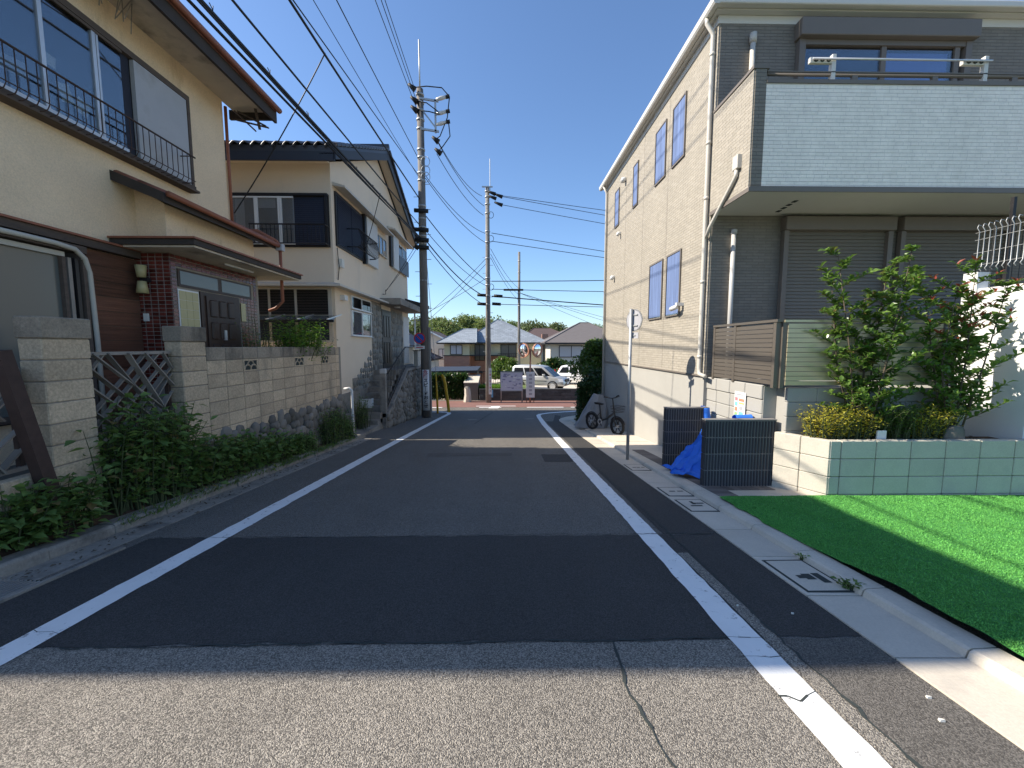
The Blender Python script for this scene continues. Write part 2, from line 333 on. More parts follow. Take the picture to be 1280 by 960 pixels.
def brick_mesh(name, sx, sy, sz, m, bev=.006, jit=0):
    """a chamfered brick centred on its origin"""
    x, y, z = sx/2, sy/2, sz/2; b = bev; vs = []; mb = MB()
    import itertools
    idx = {}
    for sgn in itertools.product((-1, 1), repeat=3):
        for k in range(3):
            p = [sgn[0]*x, sgn[1]*y, sgn[2]*z]
            for q in range(3):
                if q != k: p[q] -= sgn[q]*b
            idx[(sgn, k)] = len(vs); vs.append(tuple(c+random.uniform(-jit, jit) for c in p))
    fs = []
    for k in range(3):
        o1, o2 = [q for q in range(3) if q != k]
        for sg in (-1, 1):
            f = []
            for a, c in ((-1, -1), (1, -1), (1, 1), (-1, 1)):
                t = [0, 0, 0]; t[k] = sg; t[o1] = a; t[o2] = c; f.append(idx[(tuple(t), k)])
            fs.append(tuple(f))
    for k in range(3):            # edges along k
        o1, o2 = [q for q in range(3) if q != k]
        for a in (-1, 1):
            for c in (-1, 1):
                t0 = [0, 0, 0]; t1 = [0, 0, 0]; t0[k] = -1; t1[k] = 1
                for t in (t0, t1): t[o1] = a; t[o2] = c
                fs.append((idx[(tuple(t0), o1)], idx[(tuple(t1), o1)], idx[(tuple(t1), o2)], idx[(tuple(t0), o2)]))
    for sgn in itertools.product((-1, 1), repeat=3): fs.append((idx[(sgn, 0)], idx[(sgn, 1)], idx[(sgn, 2)]))
    import bmesh
    me = bpy.data.meshes.new(name); me.from_pydata(vs, [], fs); bm = bmesh.new(); bm.from_mesh(me); bmesh.ops.recalc_face_normals(bm, faces=bm.faces); bm.to_mesh(me); bm.free()
    me.materials.append(MT[m]); return me
def rel(parent, p): return tuple(Vector(p)-LOC[parent.name])
def text_mesh(s, size, m, extrude=.001):
    c = bpy.data.curves.new('t', 'FONT'); c.body = s; c.size = size; c.align_x = 'CENTER'; c.align_y = 'CENTER'; c.extrude = extrude; c.offset = size*.025
    o = bpy.data.objects.new('t', c); col.objects.link(o); bpy.context.view_layer.update()
    me = bpy.data.meshes.new_from_object(o.evaluated_get(bpy.context.evaluated_depsgraph_get())); bpy.data.objects.remove(o)
    me.materials.clear(); me.materials.append(MT[m]); return me
def sag(p, q, s, n=14):
    p, q = Vector(p), Vector(q); return [p.lerp(q, i/n)-Vector((0, 0, 4*s*(i/n)*(1-i/n))) for i in range(n+1)]

# ---- foliage: many small folded leaves
def leaves(P, D, L, W, fold=.2, droop=.1):
    """P base points (n,3), D leaf directions, L lengths, W widths -> verts, faces (6 verts, 4 quads/tris per leaf)"""
    n = len(P); D = D/np.linalg.norm(D, axis=1, keepdims=True)
    up = np.tile(np.array([0, 0, 1.]), (n, 1))+rng.normal(0, .35, (n, 3))
    S = np.cross(D, up); S /= np.linalg.norm(S, axis=1, keepdims=True)+1e-9; U = np.cross(S, D)
    L = L[:, None]; W = W[:, None]
    tip = P+D*L-np.array([0, 0, 1.])*L*droop
    mid = P+D*L*.5
    a = P; b = mid+S*W*.5+U*W*fold; c = mid-S*W*.5+U*W*fold
    b2 = P+D*L*.22+S*W*.33+U*W*fold*.6; c2 = P+D*L*.22-S*W*.33+U*W*fold*.6
    m2 = P+D*L*.6
    V = np.stack([a, b2, b, tip, c, c2, m2], 1).reshape(-1, 3)
    o = np.arange(n)[:, None]*7
    F = np.concatenate([o+np.array([[0, 1, 2, 6]]), o+np.array([[6, 2, 3, 3]]), o+np.array([[6, 3, 4, 4]]), o+np.array([[0, 6, 4, 5]])], 1).reshape(-1, 4)
    return V, F
def leaf_mesh(name, m, V, F):
    me = bpy.data.meshes.new(name); q = [tuple(f) if f[2] != f[3] else tuple(f[:3]) for f in F.tolist()]
    me.from_pydata(V.tolist(), [], q); me.materials.append(MT[m]); return me
def leafy(name, m, parent, P, D, L, W, **k):
    V, F = leaves(P, D, L, W, **k); V = V-np.array(LOC[parent.name]) if parent is not None else V
    o = link(name, leaf_mesh(name, m, V, F), parent); o['kind'] = 'stuff'; return o
def quads_cloud(P, size):
    """cheap leaves for far crowns: one bent quad each"""
    n = len(P); D = rng.normal(0, 1, (n, 3)); D /= np.linalg.norm(D, axis=1, keepdims=True); T = rng.normal(0, 1, (n, 3)); S = np.cross(D, T); S /= np.linalg.norm(S, axis=1, keepdims=True)
    s = size*(.6+.8*rng.random((n, 1)))
    V = np.stack([P-D*s, P+S*s*.5, P+D*s, P-S*s*.5], 1).reshape(-1, 3); o = np.arange(n)[:, None]*4
    return V, o+np.array([[0, 1, 2, 3]])
def crown_points(center, rad, n, lobes=14, fill=.55, seed=0):
    """points clustered in lobes on the crown's hull, with gaps between"""
    g = np.random.default_rng(seed); c = np.array(center); r = np.array(rad)
    d = g.normal(0, 1, (lobes, 3)); d /= np.linalg.norm(d, axis=1, keepdims=True); d[:, 2] = np.abs(d[:, 2])*1.1-.45
    C = c+d*r*(.45+.3*g.random((lobes, 1))); lr = (.3+.22*g.random(lobes))
    k = g.integers(0, lobes, n); q = g.normal(0, 1, (n, 3)); q /= np.linalg.norm(q, axis=1, keepdims=True)
    rr = (fill+(1-fill)*g.random((n, 1)))*lr[k][:, None]
    return C[k]+q*rr*r*np.array([1, 1, .8]), C
def tree(name, label, cat, base_p, height, rad, n, leaf, m, group=None, lobes=16, trunk_r=.15, seed=1, trunk_f=.4):
    t = thing(name, label, cat, base_p, 0, group); b = Vector(base_p)
    cc = (b.x, b.y, b.z+height-rad[2]*.95); P, C = crown_points(cc, rad, n, lobes, seed=seed)
    V, F = quads_cloud(P, leaf)
    me = bpy.data.meshes.new('crown'); me.from_pydata((V-np.array(b)).tolist(), [], F.tolist()); me.materials.append(MT[m])
    o = link('crown', me, t); o['kind'] = 'stuff'
    mb = MB(); top = Vector((cc[0], cc[1], cc[2])); mb.tube([b-Vector((0, 0, .2)), b.lerp(top, .5)+Vector((.1*trunk_r, 0, 0)), top], [trunk_r, trunk_r*.75, trunk_r*.4], 7)
    for q in C[:7]:
        s = b.lerp(top, random.uniform(trunk_f, .9)); mb.tube([s, s.lerp(Vector(q), .5)+Vector((0, 0, .1)), Vector(q)], [trunk_r*.4, trunk_r*.28, trunk_r*.12], 5)
    mb.build('trunk', 'bark', t, True); return t
# ================================================ ground and street
def sbox(mb, x0, x1, y0, y1, a, b):   # box that follows the street's slope, a..b above it
    return mb.hexa([(x0, y0, gz(y0)+a), (x1, y0, gz(y0)+a), (x1, y1, gz(y1)+a), (x0, y1, gz(y1)+a)], [(x0, y0, gz(y0)+b), (x1, y0, gz(y0)+b), (x1, y1, gz(y1)+b), (x0, y1, gz(y1)+b)])
def sprof(mb, poly, y0, y1):          # cross-section (x, z) carried along the slope
    n = len(poly); vs = [(x, y0, z+gz(y0)) for x, z in poly]+[(x, y1, z+gz(y1)) for x, z in poly]
    return mb.add(vs, [tuple(range(n)), tuple(range(n, 2*n))[::-1]]+[(i, n+i, n+(i+1) % n, (i+1) % n) for i in range(n)])
def sheet(mb, pts, h): return mb.quad(*[(x, y, gz(y)+h) for x, y in pts])
def terr(x, y):
    if y < 20.5: return -SL*max(y, -40)-.03
    if y < 25: return -1.84
    if y < 45: return -1.84-(y-25)/20*2.9
    if y < 75: return -4.74
    return -4.74+min((y-75)/60, 1)*5.0
ys = [-40, -8, 0, 10, 20.5, 25, 30, 37, 45, 60, 75, 95, 135, 300, 1200]; xs = [-1200, -200, -60, -20, -5, 5, 20, 60, 200, 1200]
mb = MB(); mb.add([(x, y, terr(x, y)) for y in ys for x in xs], [(j*len(xs)+i, j*len(xs)+i+1, (j+1)*len(xs)+i+1, (j+1)*len(xs)+i) for j in range(len(ys)-1) for i in range(len(xs)-1)])
ident(mb.build('ground', 'terrain'), 'structure')
mb = MB(); sheet(mb, [(-4.3, -8), (6, -8), (6, 15), (-4.3, 15)], 0); sheet(mb, [(-4.3, 15), (9, 15), (9, 20.5), (-4.3, 20.5)], 0); mb.quad((-45, 20.5, -1.808), (45, 20.5, -1.808), (45, 25.2, -1.808), (-45, 25.2, -1.808))
road = ident(mb.build('road', 'asphalt'), 'structure')
def ragged(x0, x1, y0, y1, h, m, j=.02, step=.12):
    a = [(x, y0+random.uniform(-j, j)) for x in np.arange(x0, x1, step)]+[(x1, y0)]; b = [(x, y1+random.uniform(-j, j)) for x in np.arange(x0, x1, step)]+[(x1, y1)]
    mb = MB(); n = len(a); mb.add([(x, y, gz(y)+h) for x, y in a+b], [(i, i+1, n+i+1, n+i) for i in range(n-1)]); return mb.build('asphalt_patch', m, road)
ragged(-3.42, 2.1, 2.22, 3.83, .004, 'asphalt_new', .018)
ragged(.75, 1.36, 7.5, 8.3, .004, 'asphalt_new', .01)
ragged(-1.6, .15, 8.15, 8.5, .004, 'asphalt_mid', .012)
for y0, y1, m in ((-6, 2.2, 'asphalt_mid'), (3.85, 15.4, 'asphalt_new')): ragged(1.56, 2.1, y0, y1, .0045, m, .003)
ragged(-3.42, 2.1, -6, 2.2, .003, 'asphalt_near', .0)  # near strip: its sunlight is put into this lighter sheet
mb = MB(); a = [(1.3, 20.3), (2.0, 20.4), (4, 20.48), (8, 20.5)]; n = 0
for k in range(3): sheet(mb, [(1.85, 15.4), (2.1, 15.4), (2.5, 18), (2.3, 18.5)][:4], .0045) if k == 0 else None
mb.build('asphalt_patch', 'asphalt_new', road)
# cracks: thin filled lines
def crack(pts, wdt=.012):
    mb = MB(); P = []
    for (x0, y0), (x1, y1) in zip(pts, pts[1:]):
        k = max(2, int(math.hypot(x1-x0, y1-y0)/.06))
        for i in range(k): t = i/k; P.append((x0+(x1-x0)*t+random.uniform(-.012, .012), y0+(y1-y0)*t+random.uniform(-.012, .012)))
    P.append(pts[-1])
    for (x0, y0), (x1, y1) in zip(P, P[1:]):
        d = Vector((x1-x0, y1-y0)).normalized(); n = Vector((-d.y, d.x))*wdt*random.uniform(.15, .6)
        sheet(mb, [(x0-n.x, y0-n.y), (x1-n.x, y1-n.y), (x1+n.x, y1+n.y), (x0+n.x, y0+n.y)], .009)
    mb.build('crack', 'joint', road)
crack([(.62, 2.19), (.6, 1.8), (.66, 1.4), (.7, 1.0)], .014)
crack([(-2.5, 2.19), (-.5, 2.21), (.8, 2.2), (1.3, 2.22)], .016)
crack([(1.29, 1.78), (1.38, 1.74), (1.5, 1.8)], .012); crack([(1.3, 2.06), (1.5, 2.05)], .006); crack([(1.3, 2.22), (1.5, 2.21)], .006); crack([(-2.86, 2.36), (-2.66, 2.33)], .006); crack([(1.3, 3.85), (1.5, 3.84)], .008)
crack([(-3.4, 3.84), (-1.5, 3.83), (.5, 3.85), (2.08, 3.83)], .01)
ragged(1.51, 1.6, -3, 3.4, .006, 'asphalt_near', .0)
crack([(-.6, 20.2), (-.9, 17), (-1.1, 14.5)], .05); crack([(1.62, .9), (1.6, 2.2), (1.63, 3.9), (1.6, 7)], .02)
# painted lines
def line_strip(pts, wd, name='road_line', h=.008, m='white_paint'):
    P = []
    for (x0, y0), (x1, y1) in zip(pts, pts[1:]):
        k = max(1, int(math.hypot(x1-x0, y1-y0)/.1))
        for i in range(k): P.append((x0+(x1-x0)*i/k, y0+(y1-y0)*i/k))
    P.append(pts[-1]); mb = MB(); Lr = []; Rr = []
    for i, (x, y) in enumerate(P):
        a, b = P[max(0, i-1)], P[min(len(P)-1, i+1)]; d = Vector((b[0]-a[0], b[1]-a[1])).normalized(); n = Vector((-d.y, d.x))*(wd/2)
        j1, j2 = random.uniform(-.006, .006), random.uniform(-.006, .006)
        Lr.append((x+n.x+j1, y+n.y, gz(y)+h)); Rr.append((x-n.x+j2, y-n.y, gz(y)+h))
    n = len(P); mb.add(Lr+Rr, [(i, n+i, n+i+1, i+1) for i in range(n-1)]); return mb.build(name, m, road)
line_strip([(-2.76, -6), (-2.76, 9), (-2.7, 17), (-2.66, 19.3), (-2.8, 20.1), (-3.2, 20.5), (-4.2, 20.6)], .19)
line_strip([(1.4, -6), (1.4, 14), (1.46, 17), (1.52, 18.3), (1.66, 18.9), (2.1, 19.6), (3.0, 20.4), (4.2, 20.9), (9, 21.1)], .19)
mb = MB(); mb.quad((-30, 22.1, -1.804), (30, 22.1, -1.804), (30, 24.75, -1.804), (-30, 24.75, -1.804)); mb.build('red_pavement', 'red_pave', road)
for x0, x1 in ((-6, -3.4), (-1.4, -.2), (1.2, 3.2), (3.6, 5.6), (6, 9)): MB().quad((x0, 21.95, -1.8), (x1, 21.95, -1.8), (x1, 22.12, -1.8), (x0, 22.12, -1.8)).build('road_line', 'white_paint', road)
MB().quad((-.9, 21.7, -1.799), (-.35, 21.7, -1.799), (-.25, 22.5, -1.799), (-.7, 22.5, -1.799)).build('road_line', 'white_paint', road)
MB().quad((-1.6, 22.45, -1.799), (.6, 22.45, -1.799), (.6, 22.58, -1.799), (-1.6, 22.58, -1.799)).build('road_line', 'white_paint', road)
for x, y in ((-1.3, 16.2), (1.0, 16.5)): ident(MB().ring((x, y, gz(y)+.004), (0, SL, 1), .2, 0, .006, 20).build('manhole_cover', 'concrete_old', road))
# right L-gutter: one slab per 0.6 m
gut = MB(); sbox(gut, 2.1, 2.7, -5, 15.4, -.02, -.012); gut = ident(gut.build('gutter', 'joint'), 'structure')
prof = [(2.105, -.1), (2.105, .012), (2.49, .006), (2.502, .045), (2.522, .058), (2.66, .064), (2.67, -.1)]
yy = -5.02
while yy < 15.2:
    mb = MB(); dx = random.uniform(-.004, .004); sprof(mb, [(x+dx, z+random.uniform(-.001, .001)) for x, z in prof], yy+.004, yy+.634); mb.build('gutter_slab', 'concrete', gut); yy += .64
for k in range(7):                   # the kerb turns into the cross street
    a0, a1 = k*10, k*10+9.6; cx, cy, r0, r1 = 6.1, 15.4, 3.43, 4.0; q = []
    for a, r in ((a0, r1), (a1, r1), (a1, r0), (a0, r0)): q.append((cx-r*math.cos(R(a)), cy+r*math.sin(R(a))))
    mb = MB(); mb.hexa([(x, y, gz(y)-.1) for x, y in q[::-1]], [(x, y, gz(y)+(.007 if i in (3, 2) else .05)) for i, (x, y) in zip((0, 1, 2, 3), q[::-1])]); mb.build('gutter_slab', 'concrete', gut)
def cover(y0, y1, marks):
    mb = MB(); sbox(mb, 2.16, 2.46, y0, y1, .0, .0165); c = mb.build('drain_cover', 'concrete', gut, bevel=.003)
    r = MB()
    for a in ((2.14, 2.16, y0-.02, y1+.02), (2.46, 2.475, y0-.02, y1+.02), (2.16, 2.46, y0-.02, y0), (2.16, 2.46, y1, y1+.02)): sbox(r, *a, .0, .0145)
    r.build('cover_gap', 'joint', c)
    h = MB()
    for mx, my, sx, sy in marks: sheet(h, [(mx-sx, my-sy), (mx+sx, my-sy), (mx+sx, my+sy), (mx-sx, my+sy)], .0185)
    h.build('lift_slot', 'joint', c)
cover(2.72, 3.2, [(2.25, 2.92, .025, .025), (2.31, 2.92, .035, .045), (2.39, 2.9, .03, .075)])
cover(4.52, 4.95, [(2.3, 4.7, .07, .02), (2.36, 4.8, .07, .02), (2.3, 4.82, .02, .06)]); cover(5.15, 5.55, [(2.27, 5.35, .04, .02), (2.38, 5.35, .04, .02)]); cover(6.7, 7.15, [(2.25, 6.9, .03, .02), (2.32, 6.9, .03, .02), (2.4, 6.9, .03, .02)])
# right apron (concrete) in front of the house
mb = MB(); sbox(mb, 2.674, 6.2, 4.9, 15.4, -.3, .06); apron = ident(mb.build('pavement', 'concrete'), 'structure')
mb = MB(); sbox(mb, 2.95, 4.05, 4.92, 5.2, .05, .064); mb.build('concrete_slab', 'concrete', apron)
for row, (x0, x1, y0, y1) in enumerate(((2.7, 2.95, 4.95, 8.4), (2.95, 3.6, 5.22, 5.42))):
    if row == 0:
        y = y0
        while y < y1: m2 = MB(); sbox(m2, x0, x1, y+.005, y+.105, .05, .066); m2.build('paver', 'brick_paver', apron); y += .11
    else:
        x = x0
        while x < x1: m2 = MB(); sbox(m2, x+.005, x+.105, y0, y1, .05, .066); m2.build('paver', 'brick_paver', apron); x += .11
for y in (9.7, 11.6): m2 = MB(); sbox(m2, 2.7, 3.5, y, y+.015, .05, .0615); m2.build('expansion_joint', 'joint', apron)
# artificial turf mat: rolling sheet with pile
tx = np.linspace(2.64, 7.4, 60); ty = np.linspace(-4, 4.87, 130)
def tz(x, y):
    h = .09+.02*math.sin(y*2.1+x)+.024*noise.noise((x*1.3, y*1.3, 2))+.014*noise.noise((x*3.5, y*2.5, 5))
    if y > 4.75: h = .075+(h-.075)*.4
    if x < 2.75: h = max(.072, h)
    return gz(y)+h
mb = MB(); vs = []
for y in ty:
    e = .05*noise.noise((0, y*1.7, 9))+.03*noise.noise((3, y*6, 1))
    for i, x in enumerate(tx): xx = x+e*(1-i/59); vs.append((xx, y, tz(xx, y)))
mb.add(vs, [(j*60+i, j*60+i+1, (j+1)*60+i+1, (j+1)*60+i) for j in range(129) for i in range(59)])
turf = mb.build('turf_mat', 'turf_base', None, True); ident(turf, None, 'bright green artificial turf mat laid beside the concrete gutter', 'turf mat')
n = 190000; X = 2.62+rng.random(n)**1.3*4.7; Y = 4.86-rng.random(n)**1.0*4.4
V = np.zeros((n, 3, 3)); a = rng.random(n)*6.283; wv = .005; hgt = .006+.007*rng.random(n)
Zt = np.array([tz(max(x, 2.64), y) for x, y in zip(X, Y)])
keep = X > 2.645+np.array([.05*noise.noise((0, y*1.7, 9))+.03*noise.noise((3, y*6, 1)) for y in Y])
V[:, 0] = np.stack([X-np.cos(a)*wv, Y-np.sin(a)*wv, Zt-.002], 1); V[:, 1] = np.stack([X+np.cos(a)*wv, Y+np.sin(a)*wv, Zt-.002], 1)
V[:, 2] = np.stack([X+rng.normal(0, .008, n), Y+rng.normal(0, .008, n), Zt+hgt], 1); V = V[keep].reshape(-1, 3); k = len(V)//3
me = bpy.data.meshes.new('pile'); me.from_pydata(V.tolist(), [], (np.arange(k)[:, None]*3+np.array([[0, 1, 2]])).tolist()); me.materials.append(MT['turf']); link('pile', me, turf)['kind'] = 'stuff'
# left: strip of gutter, steel grating, old kerb stones
mb = MB(); sbox(mb, -3.86, -3.55, -6, 10.8, -.05, .006); lg = ident(mb.build('gutter', 'concrete_old'), 'structure')
gr = thing('drain_grating', 'grey steel bar grating over the drain beside the old kerb', 'grating', (-3.6, 2.2, gz(2.2)))
mb = MB(); sbox(mb, -3.84, -3.46, -1, 3.0, .004, .010); mb.build('drain_bed', 'joint', gr)
mb = MB(); sbox(mb, -3.47, -3.43, -1, 3.6, .002, .02); sbox(mb, -3.845, -3.82, -1, 3.05, .004, .02); mb.build('frame', 'concrete_old', gr)
for k in range(10): m2 = MB(); x = -3.81+k*.036; sbox(m2, x, x+.01, -1, 3.0-k*.004, .011, .024); m2.build('bar', 'galv', gr)
kerb = None; yy = -5.
kerb = MB(); sbox(kerb, -4.0, -3.87, -5.1, 10.75, -.2, .02); kerb = ident(kerb.build('kerb', 'concrete_old'), 'structure')
while yy < 10.6:
    L = random.uniform(.58, .62); d = random.uniform(-.012, .012); h = .105+random.uniform(-.015, .015); mb = MB()
    sprof(mb, [(-4.02+d, -.1), (-3.845+d, -.1), (-3.85+d, h-.02), (-3.87+d, h), (-4.02+d, h)], yy+.006, yy+L); mb.build('kerb_stone', 'concrete_old', kerb, bevel=.008); yy += L
mb = MB(); sprof(mb, [(-4.75, .16), (-4.3, .18), (-4.02, .09), (-4.02, -.1), (-4.75, -.1)], 1.0, 10.6); ident(mb.build('soil_bed', 'soil'), 'structure')
# the two raised plots on the left
B(-14, -4.3, 2.1, 10.7, -1.2, .12).build('yard', 'gravel')['kind'] = 'structure'
B(-14, -4.75, 11.2, 20.9, -2.0, .1).build('house_plot', 'concrete_old')['kind'] = 'structure'
B(-14, -3.98, 10.7, 12.9, -1.8, -.96).build('yard', 'concrete_old')['kind'] = 'structure'

# ================================================ house on the left: old stucco house
h1 = thing('old_house', 'weathered two-storey house with stained yellow stucco, rusty window rail and red tiled porch', 'house', (-8.5, 5.5, .1))
HX = -5.75
B(-12.5, HX, 2.4, 8.9, .05, 6.55).build('wall', 'stucco_h1', h1)
m2 = MB(); m2.hexa([(HX, 6.68, 3.1), (-5.3, 6.68, 3.1), (-5.3, 8.93, 3.1), (HX, 8.93, 3.1)], [(HX, 6.68, 4.0), (-5.3, 6.68, 3.72), (-5.3, 8.93, 3.72), (HX, 8.93, 4.0)]); m2.build('porch_upper_wall', 'stucco_h1', h1)
# main roof: eave at the street side, gable towards the neighbour
pr = [(-4.95, 6.52), (-4.87, 6.6), (-8.9, 8.25), (-12.95, 6.6), (-12.87, 6.5), (-8.9, 8.05)]
rf = MB().prism(pr, 'y', 2.2, 9.4).build('roof', 'tile_red', h1)
B(-5.78, -4.98, 2.25, 9.36, 6.5, 6.53).build('soffit', 'soffit', h1)
B(-4.98, -4.93, 2.2, 9.42, 6.32, 6.585).build('fascia_board', 'fascia', h1)
tm = MB()
for i in range(7):
    a0 = math.pi*i/6
    pass
tile = MB().tube([(0, 0, 0), (.34, 0, -.14)], .075, 8).mesh('eave_tile', 'tile_red', smooth=True)
for k in range(27): link('eave_tile', tile, rf, rel(h1, (-5.27, 2.33+k*.265+random.uniform(-.01, .01), 6.73)), rot=(random.uniform(-.04, .04), random.uniform(-.03, .03), 0))
mb = MB().tube([(-4.86, 2.17, 6.6), (-4.86, 9.42, 6.57)], .055, 8); mb.build('gutter_pipe', 'copper', h1, True)
# broken verge at the far end of the eave
B(-5.9, -4.95, 9.34, 9.4, 6.36, 6.55).build('verge_board', 'fascia', h1)
for p, q in (((-5.6, 9.15, 6.42), (-5.1, 9.3, 6.2)), ((-5.7, 9.2, 6.45), (-5.35, 9.35, 6.12)), ((-5.2, 9.1, 6.45), (-5.25, 9.32, 6.14)), ((-5.7, 9.25, 6.3), (-5.05, 9.3, 6.17))): MB().bar(p, q, .05, .02).build('broken_lath', 'old_wood', h1)
for k in range(9):
    y = 5.9+random.random()*.7; MB().tube([(-5.55+random.random()*.2, y, 6.5), (-5.6+random.random()*.2, y+random.uniform(-.1, .1), 6.25-random.random()*.2)], .008, 4).build('hanging_reed', 'grey_wood', h1)
# upper window band
uw = B(HX-.02, HX+.03, 2.9, 7.85, 4.36, 5.98).build('window', 'black_metal', h1)
for a in ((HX, HX+.11, 2.85, 7.84, 5.86, 5.95), (HX, HX+.13, 2.85, 7.84, 4.33, 4.40), (HX, HX+.11, 7.78, 7.84, 4.40, 5.86)): B(*a).build('frame', 'old_wood', uw)
B(HX, HX+.18, 2.8, 7.86, 4.29, 4.325).build('sill', 'old_wood', uw)
B(HX+.03, HX+.035, 2.95, 6.72, 4.4, 5.86).build('backing', 'interior', uw)
for y0, y1 in ((3.0, 4.3), (4.3, 5.46), (5.46, 6.16), (6.16, 6.55)): B(HX+.072, HX+.078, y0+.03, y1-.01, 4.46, 5.82).build('pane', 'glass_clear', uw)
for y in (4.3, 5.46, 6.13): B(HX+.06, HX+.095, y-.025, y+.025, 4.4, 5.86).build('mullion', 'alu', uw)
B(HX+.062, HX+.09, 6.17, 6.2, 4.4, 5.86).build('mullion', 'alu', uw); B(HX+.06, HX+.1, 2.95, 6.55, 4.402, 4.46).build('rail', 'alu', uw); B(HX+.06, HX+.1, 2.95, 6.55, 5.82, 5.858).build('rail', 'old_wood', uw)
B(HX+.035, HX+.1, 6.74, 7.77, 4.41, 5.855).build('shutter_box', 'grey_panel', uw)
for (y, z, a, sx, sz) in ((5.72, 4.78, .3, .16, .22), (5.93, 4.72, -.35, .17, .2), (5.15, 4.75, .1, .3, .18), (4.8, 4.68, .2, .25, .2), (5.55, 5.08, -.1, .16, .14)):
    m2 = MB(); c, s = math.cos(a), math.sin(a); P = [(HX+.055, y+c*i*sx/2-s*j*sz/2, z+s*i*sx/2+c*j*sz/2) for i, j in ((-1, -1), (1, -1), (1, 1), (-1, 1))]; m2.hexa(P, [(p[0]+.004, p[1], p[2]) for p in P]); m2.build('paper', 'paper' if sx < .2 else 'curtain', uw)
rl = MB(); rl.tube([(-5.45, 2.8, 4.81), (-5.45, 7.62, 4.81)], .014, 6).tube([(-5.45, 2.8, 4.40), (-5.45, 7.6, 4.40)], .007, 5); rl.tube([(-5.74, 7.55, 4.81), (-5.45, 7.55, 4.81)], .01, 5); rl.tube([(-5.74, 7.55, 4.36), (-5.45, 7.55, 4.36)], .01, 5)
rail = rl.build('window_rail', 'rust_metal', h1, True)
bal = MB().tube([(0, 0, 0), (0, 0, -.42), (-.03, 0, -.475), (-.08, 0, -.495), (-.29, 0, -.495)], .006, 5).mesh('baluster', 'rust_metal', smooth=True)
for k in range(43): link('baluster', bal, rail, rel(h1, (-5.45, 2.9+k*.108, 4.81)))
# low tiled porch roof, flat canopy, beam
p = MB(); p.hexa([(HX, 6.3, 3.93), (-5.0, 6.3, 3.62), (-5.0, 9.3, 3.62), (HX, 9.3, 3.93)], [(HX, 6.3, 4.07), (-5.0, 6.3, 3.76), (-5.0, 9.3, 3.76), (HX, 9.3, 4.07)]); lr = p.build('porch_roof', 'fascia', h1)
lt = MB().tube([(0, 0, 0), (.42, 0, -.175)], .07, 8).mesh('roof_tile', 'tile_red', smooth=True)
for k in range(12):
    for r in range(2): link('roof_tile', lt, lr, rel(h1, (HX-.1+r*.4, 6.42+k*.25, 4.08-r*.165)), rot=(0, 0, random.uniform(-.03, .03)))
MB().tube([(-4.94, 6.32, 3.74), (-4.94, 9.32, 3.70)], .045, 8).build('gutter_pipe', 'copper', h1, True)
MB().tube([(-5.6, 9.0, 3.95), (-5.3, 9.1, 3.97), (-5.0, 9.25, 3.8), (-4.94, 9.3, 3.7)], .04, 8).build('gutter_pipe', 'copper', h1, True)
MB().tube([(-5.72, 8.95, 6.4), (-5.72, 8.95, 3.95)], .03, 8).build('downpipe', 'copper', h1, True)
B(-5.01, -4.87, 9.24, 9.37, 3.6, 3.74).build('pipe_joint', 'grey_panel', h1)
MB().tube([(-4.94, 9.3, 3.6), (-4.94, 9.3, 2.5), (-5.1, 9.3, 2.35), (-5.25, 9.3, 2.3)], .035, 8).build('downpipe', 'copper', h1, True)
B(HX, -4.53, 6.2, 9.35, 2.99, 3.07).build('canopy', 'fascia', h1)
B(HX, -4.50, 6.17, 9.38, 3.073, 3.1).build('canopy_sheet', 'copper', h1); B(HX, -4.56, 6.24, 9.32, 2.96, 2.988).build('canopy_soffit', 'soffit', h1)
MB().tube([(-4.9, 7.4, 2.945), (-4.9, 8.2, 2.945)], .02, 6).build('lamp_tube', 'white_metal', h1, True)
B(HX, HX+.13, 2.4, 6.56, 2.85, 2.95).build('beam', 'old_wood', h1); B(HX, HX+.16, 2.4, 6.56, 2.953, 2.98).build('beam_flashing', 'copper', h1)
# porch of glazed tiles
PX, PY0, PY1 = -5.2, 6.58, 8.85
po = B(HX, PX-.006, PY0+.006, PY1, .1, 2.955).build('porch_wall', 'grout', h1)
bt = brick_mesh('tile', .012, .1, .052, 'porch_tile', .003); bt2 = brick_mesh('tile', .1, .012, .052, 'porch_tile', .003)
z = 2.92; row = 0
while z > .9:
    for k in range(5): link('tile', bt2, po, rel(h1, (-5.70+k*.11, PY0+.004, z)))          # side facing down the street
    y = PY0+.055
    while y < PY1-.05:
        if z > 2.76 or y < 6.66 or (y > 8.62 if z > 2.45 else y > 8.2): link('tile', bt, po, rel(h1, (PX-.004, y, z)))
        y += .11
    z -= .0605; row += 1
tr = B(PX-.0, PX+.012, 6.7, 8.58, 2.46, 2.74).build('transom', 'door_wood', h1)
for y0, y1 in ((6.74, 7.6), (7.7, 8.52)): B(PX+.013, PX+.017, y0, y1, 2.5, 2.71).build('pane', 'frosted', tr)
sg = B(PX, PX+.012, 6.68, 7.12, .9, 2.42).build('side_panel', 'white_metal', h1)
for i in range(3):
    for j in range(10): B(PX+.0125, PX+.019, 6.7+i*.135, 6.7+i*.135+.13, .93+j*.147, .93+j*.147+.142).build('glass_tile', 'yellow_glass', sg)
dr = B(PX, PX+.02, 7.15, 8.17, .35, 2.44).build('door', 'door_wood', h1)
B(PX+.021, PX+.04, 7.26, 8.04, .38, 2.38).build('door_leaf', 'door_wood', dr)
pm = brick_mesh('door_panel', .035, .17, .3, 'door_wood', .016)
for i in range(3):
    for j in range(5): link('door_panel', pm, dr, rel(h1, (PX+.045, 7.42+i*.23, 2.17-j*.39)))
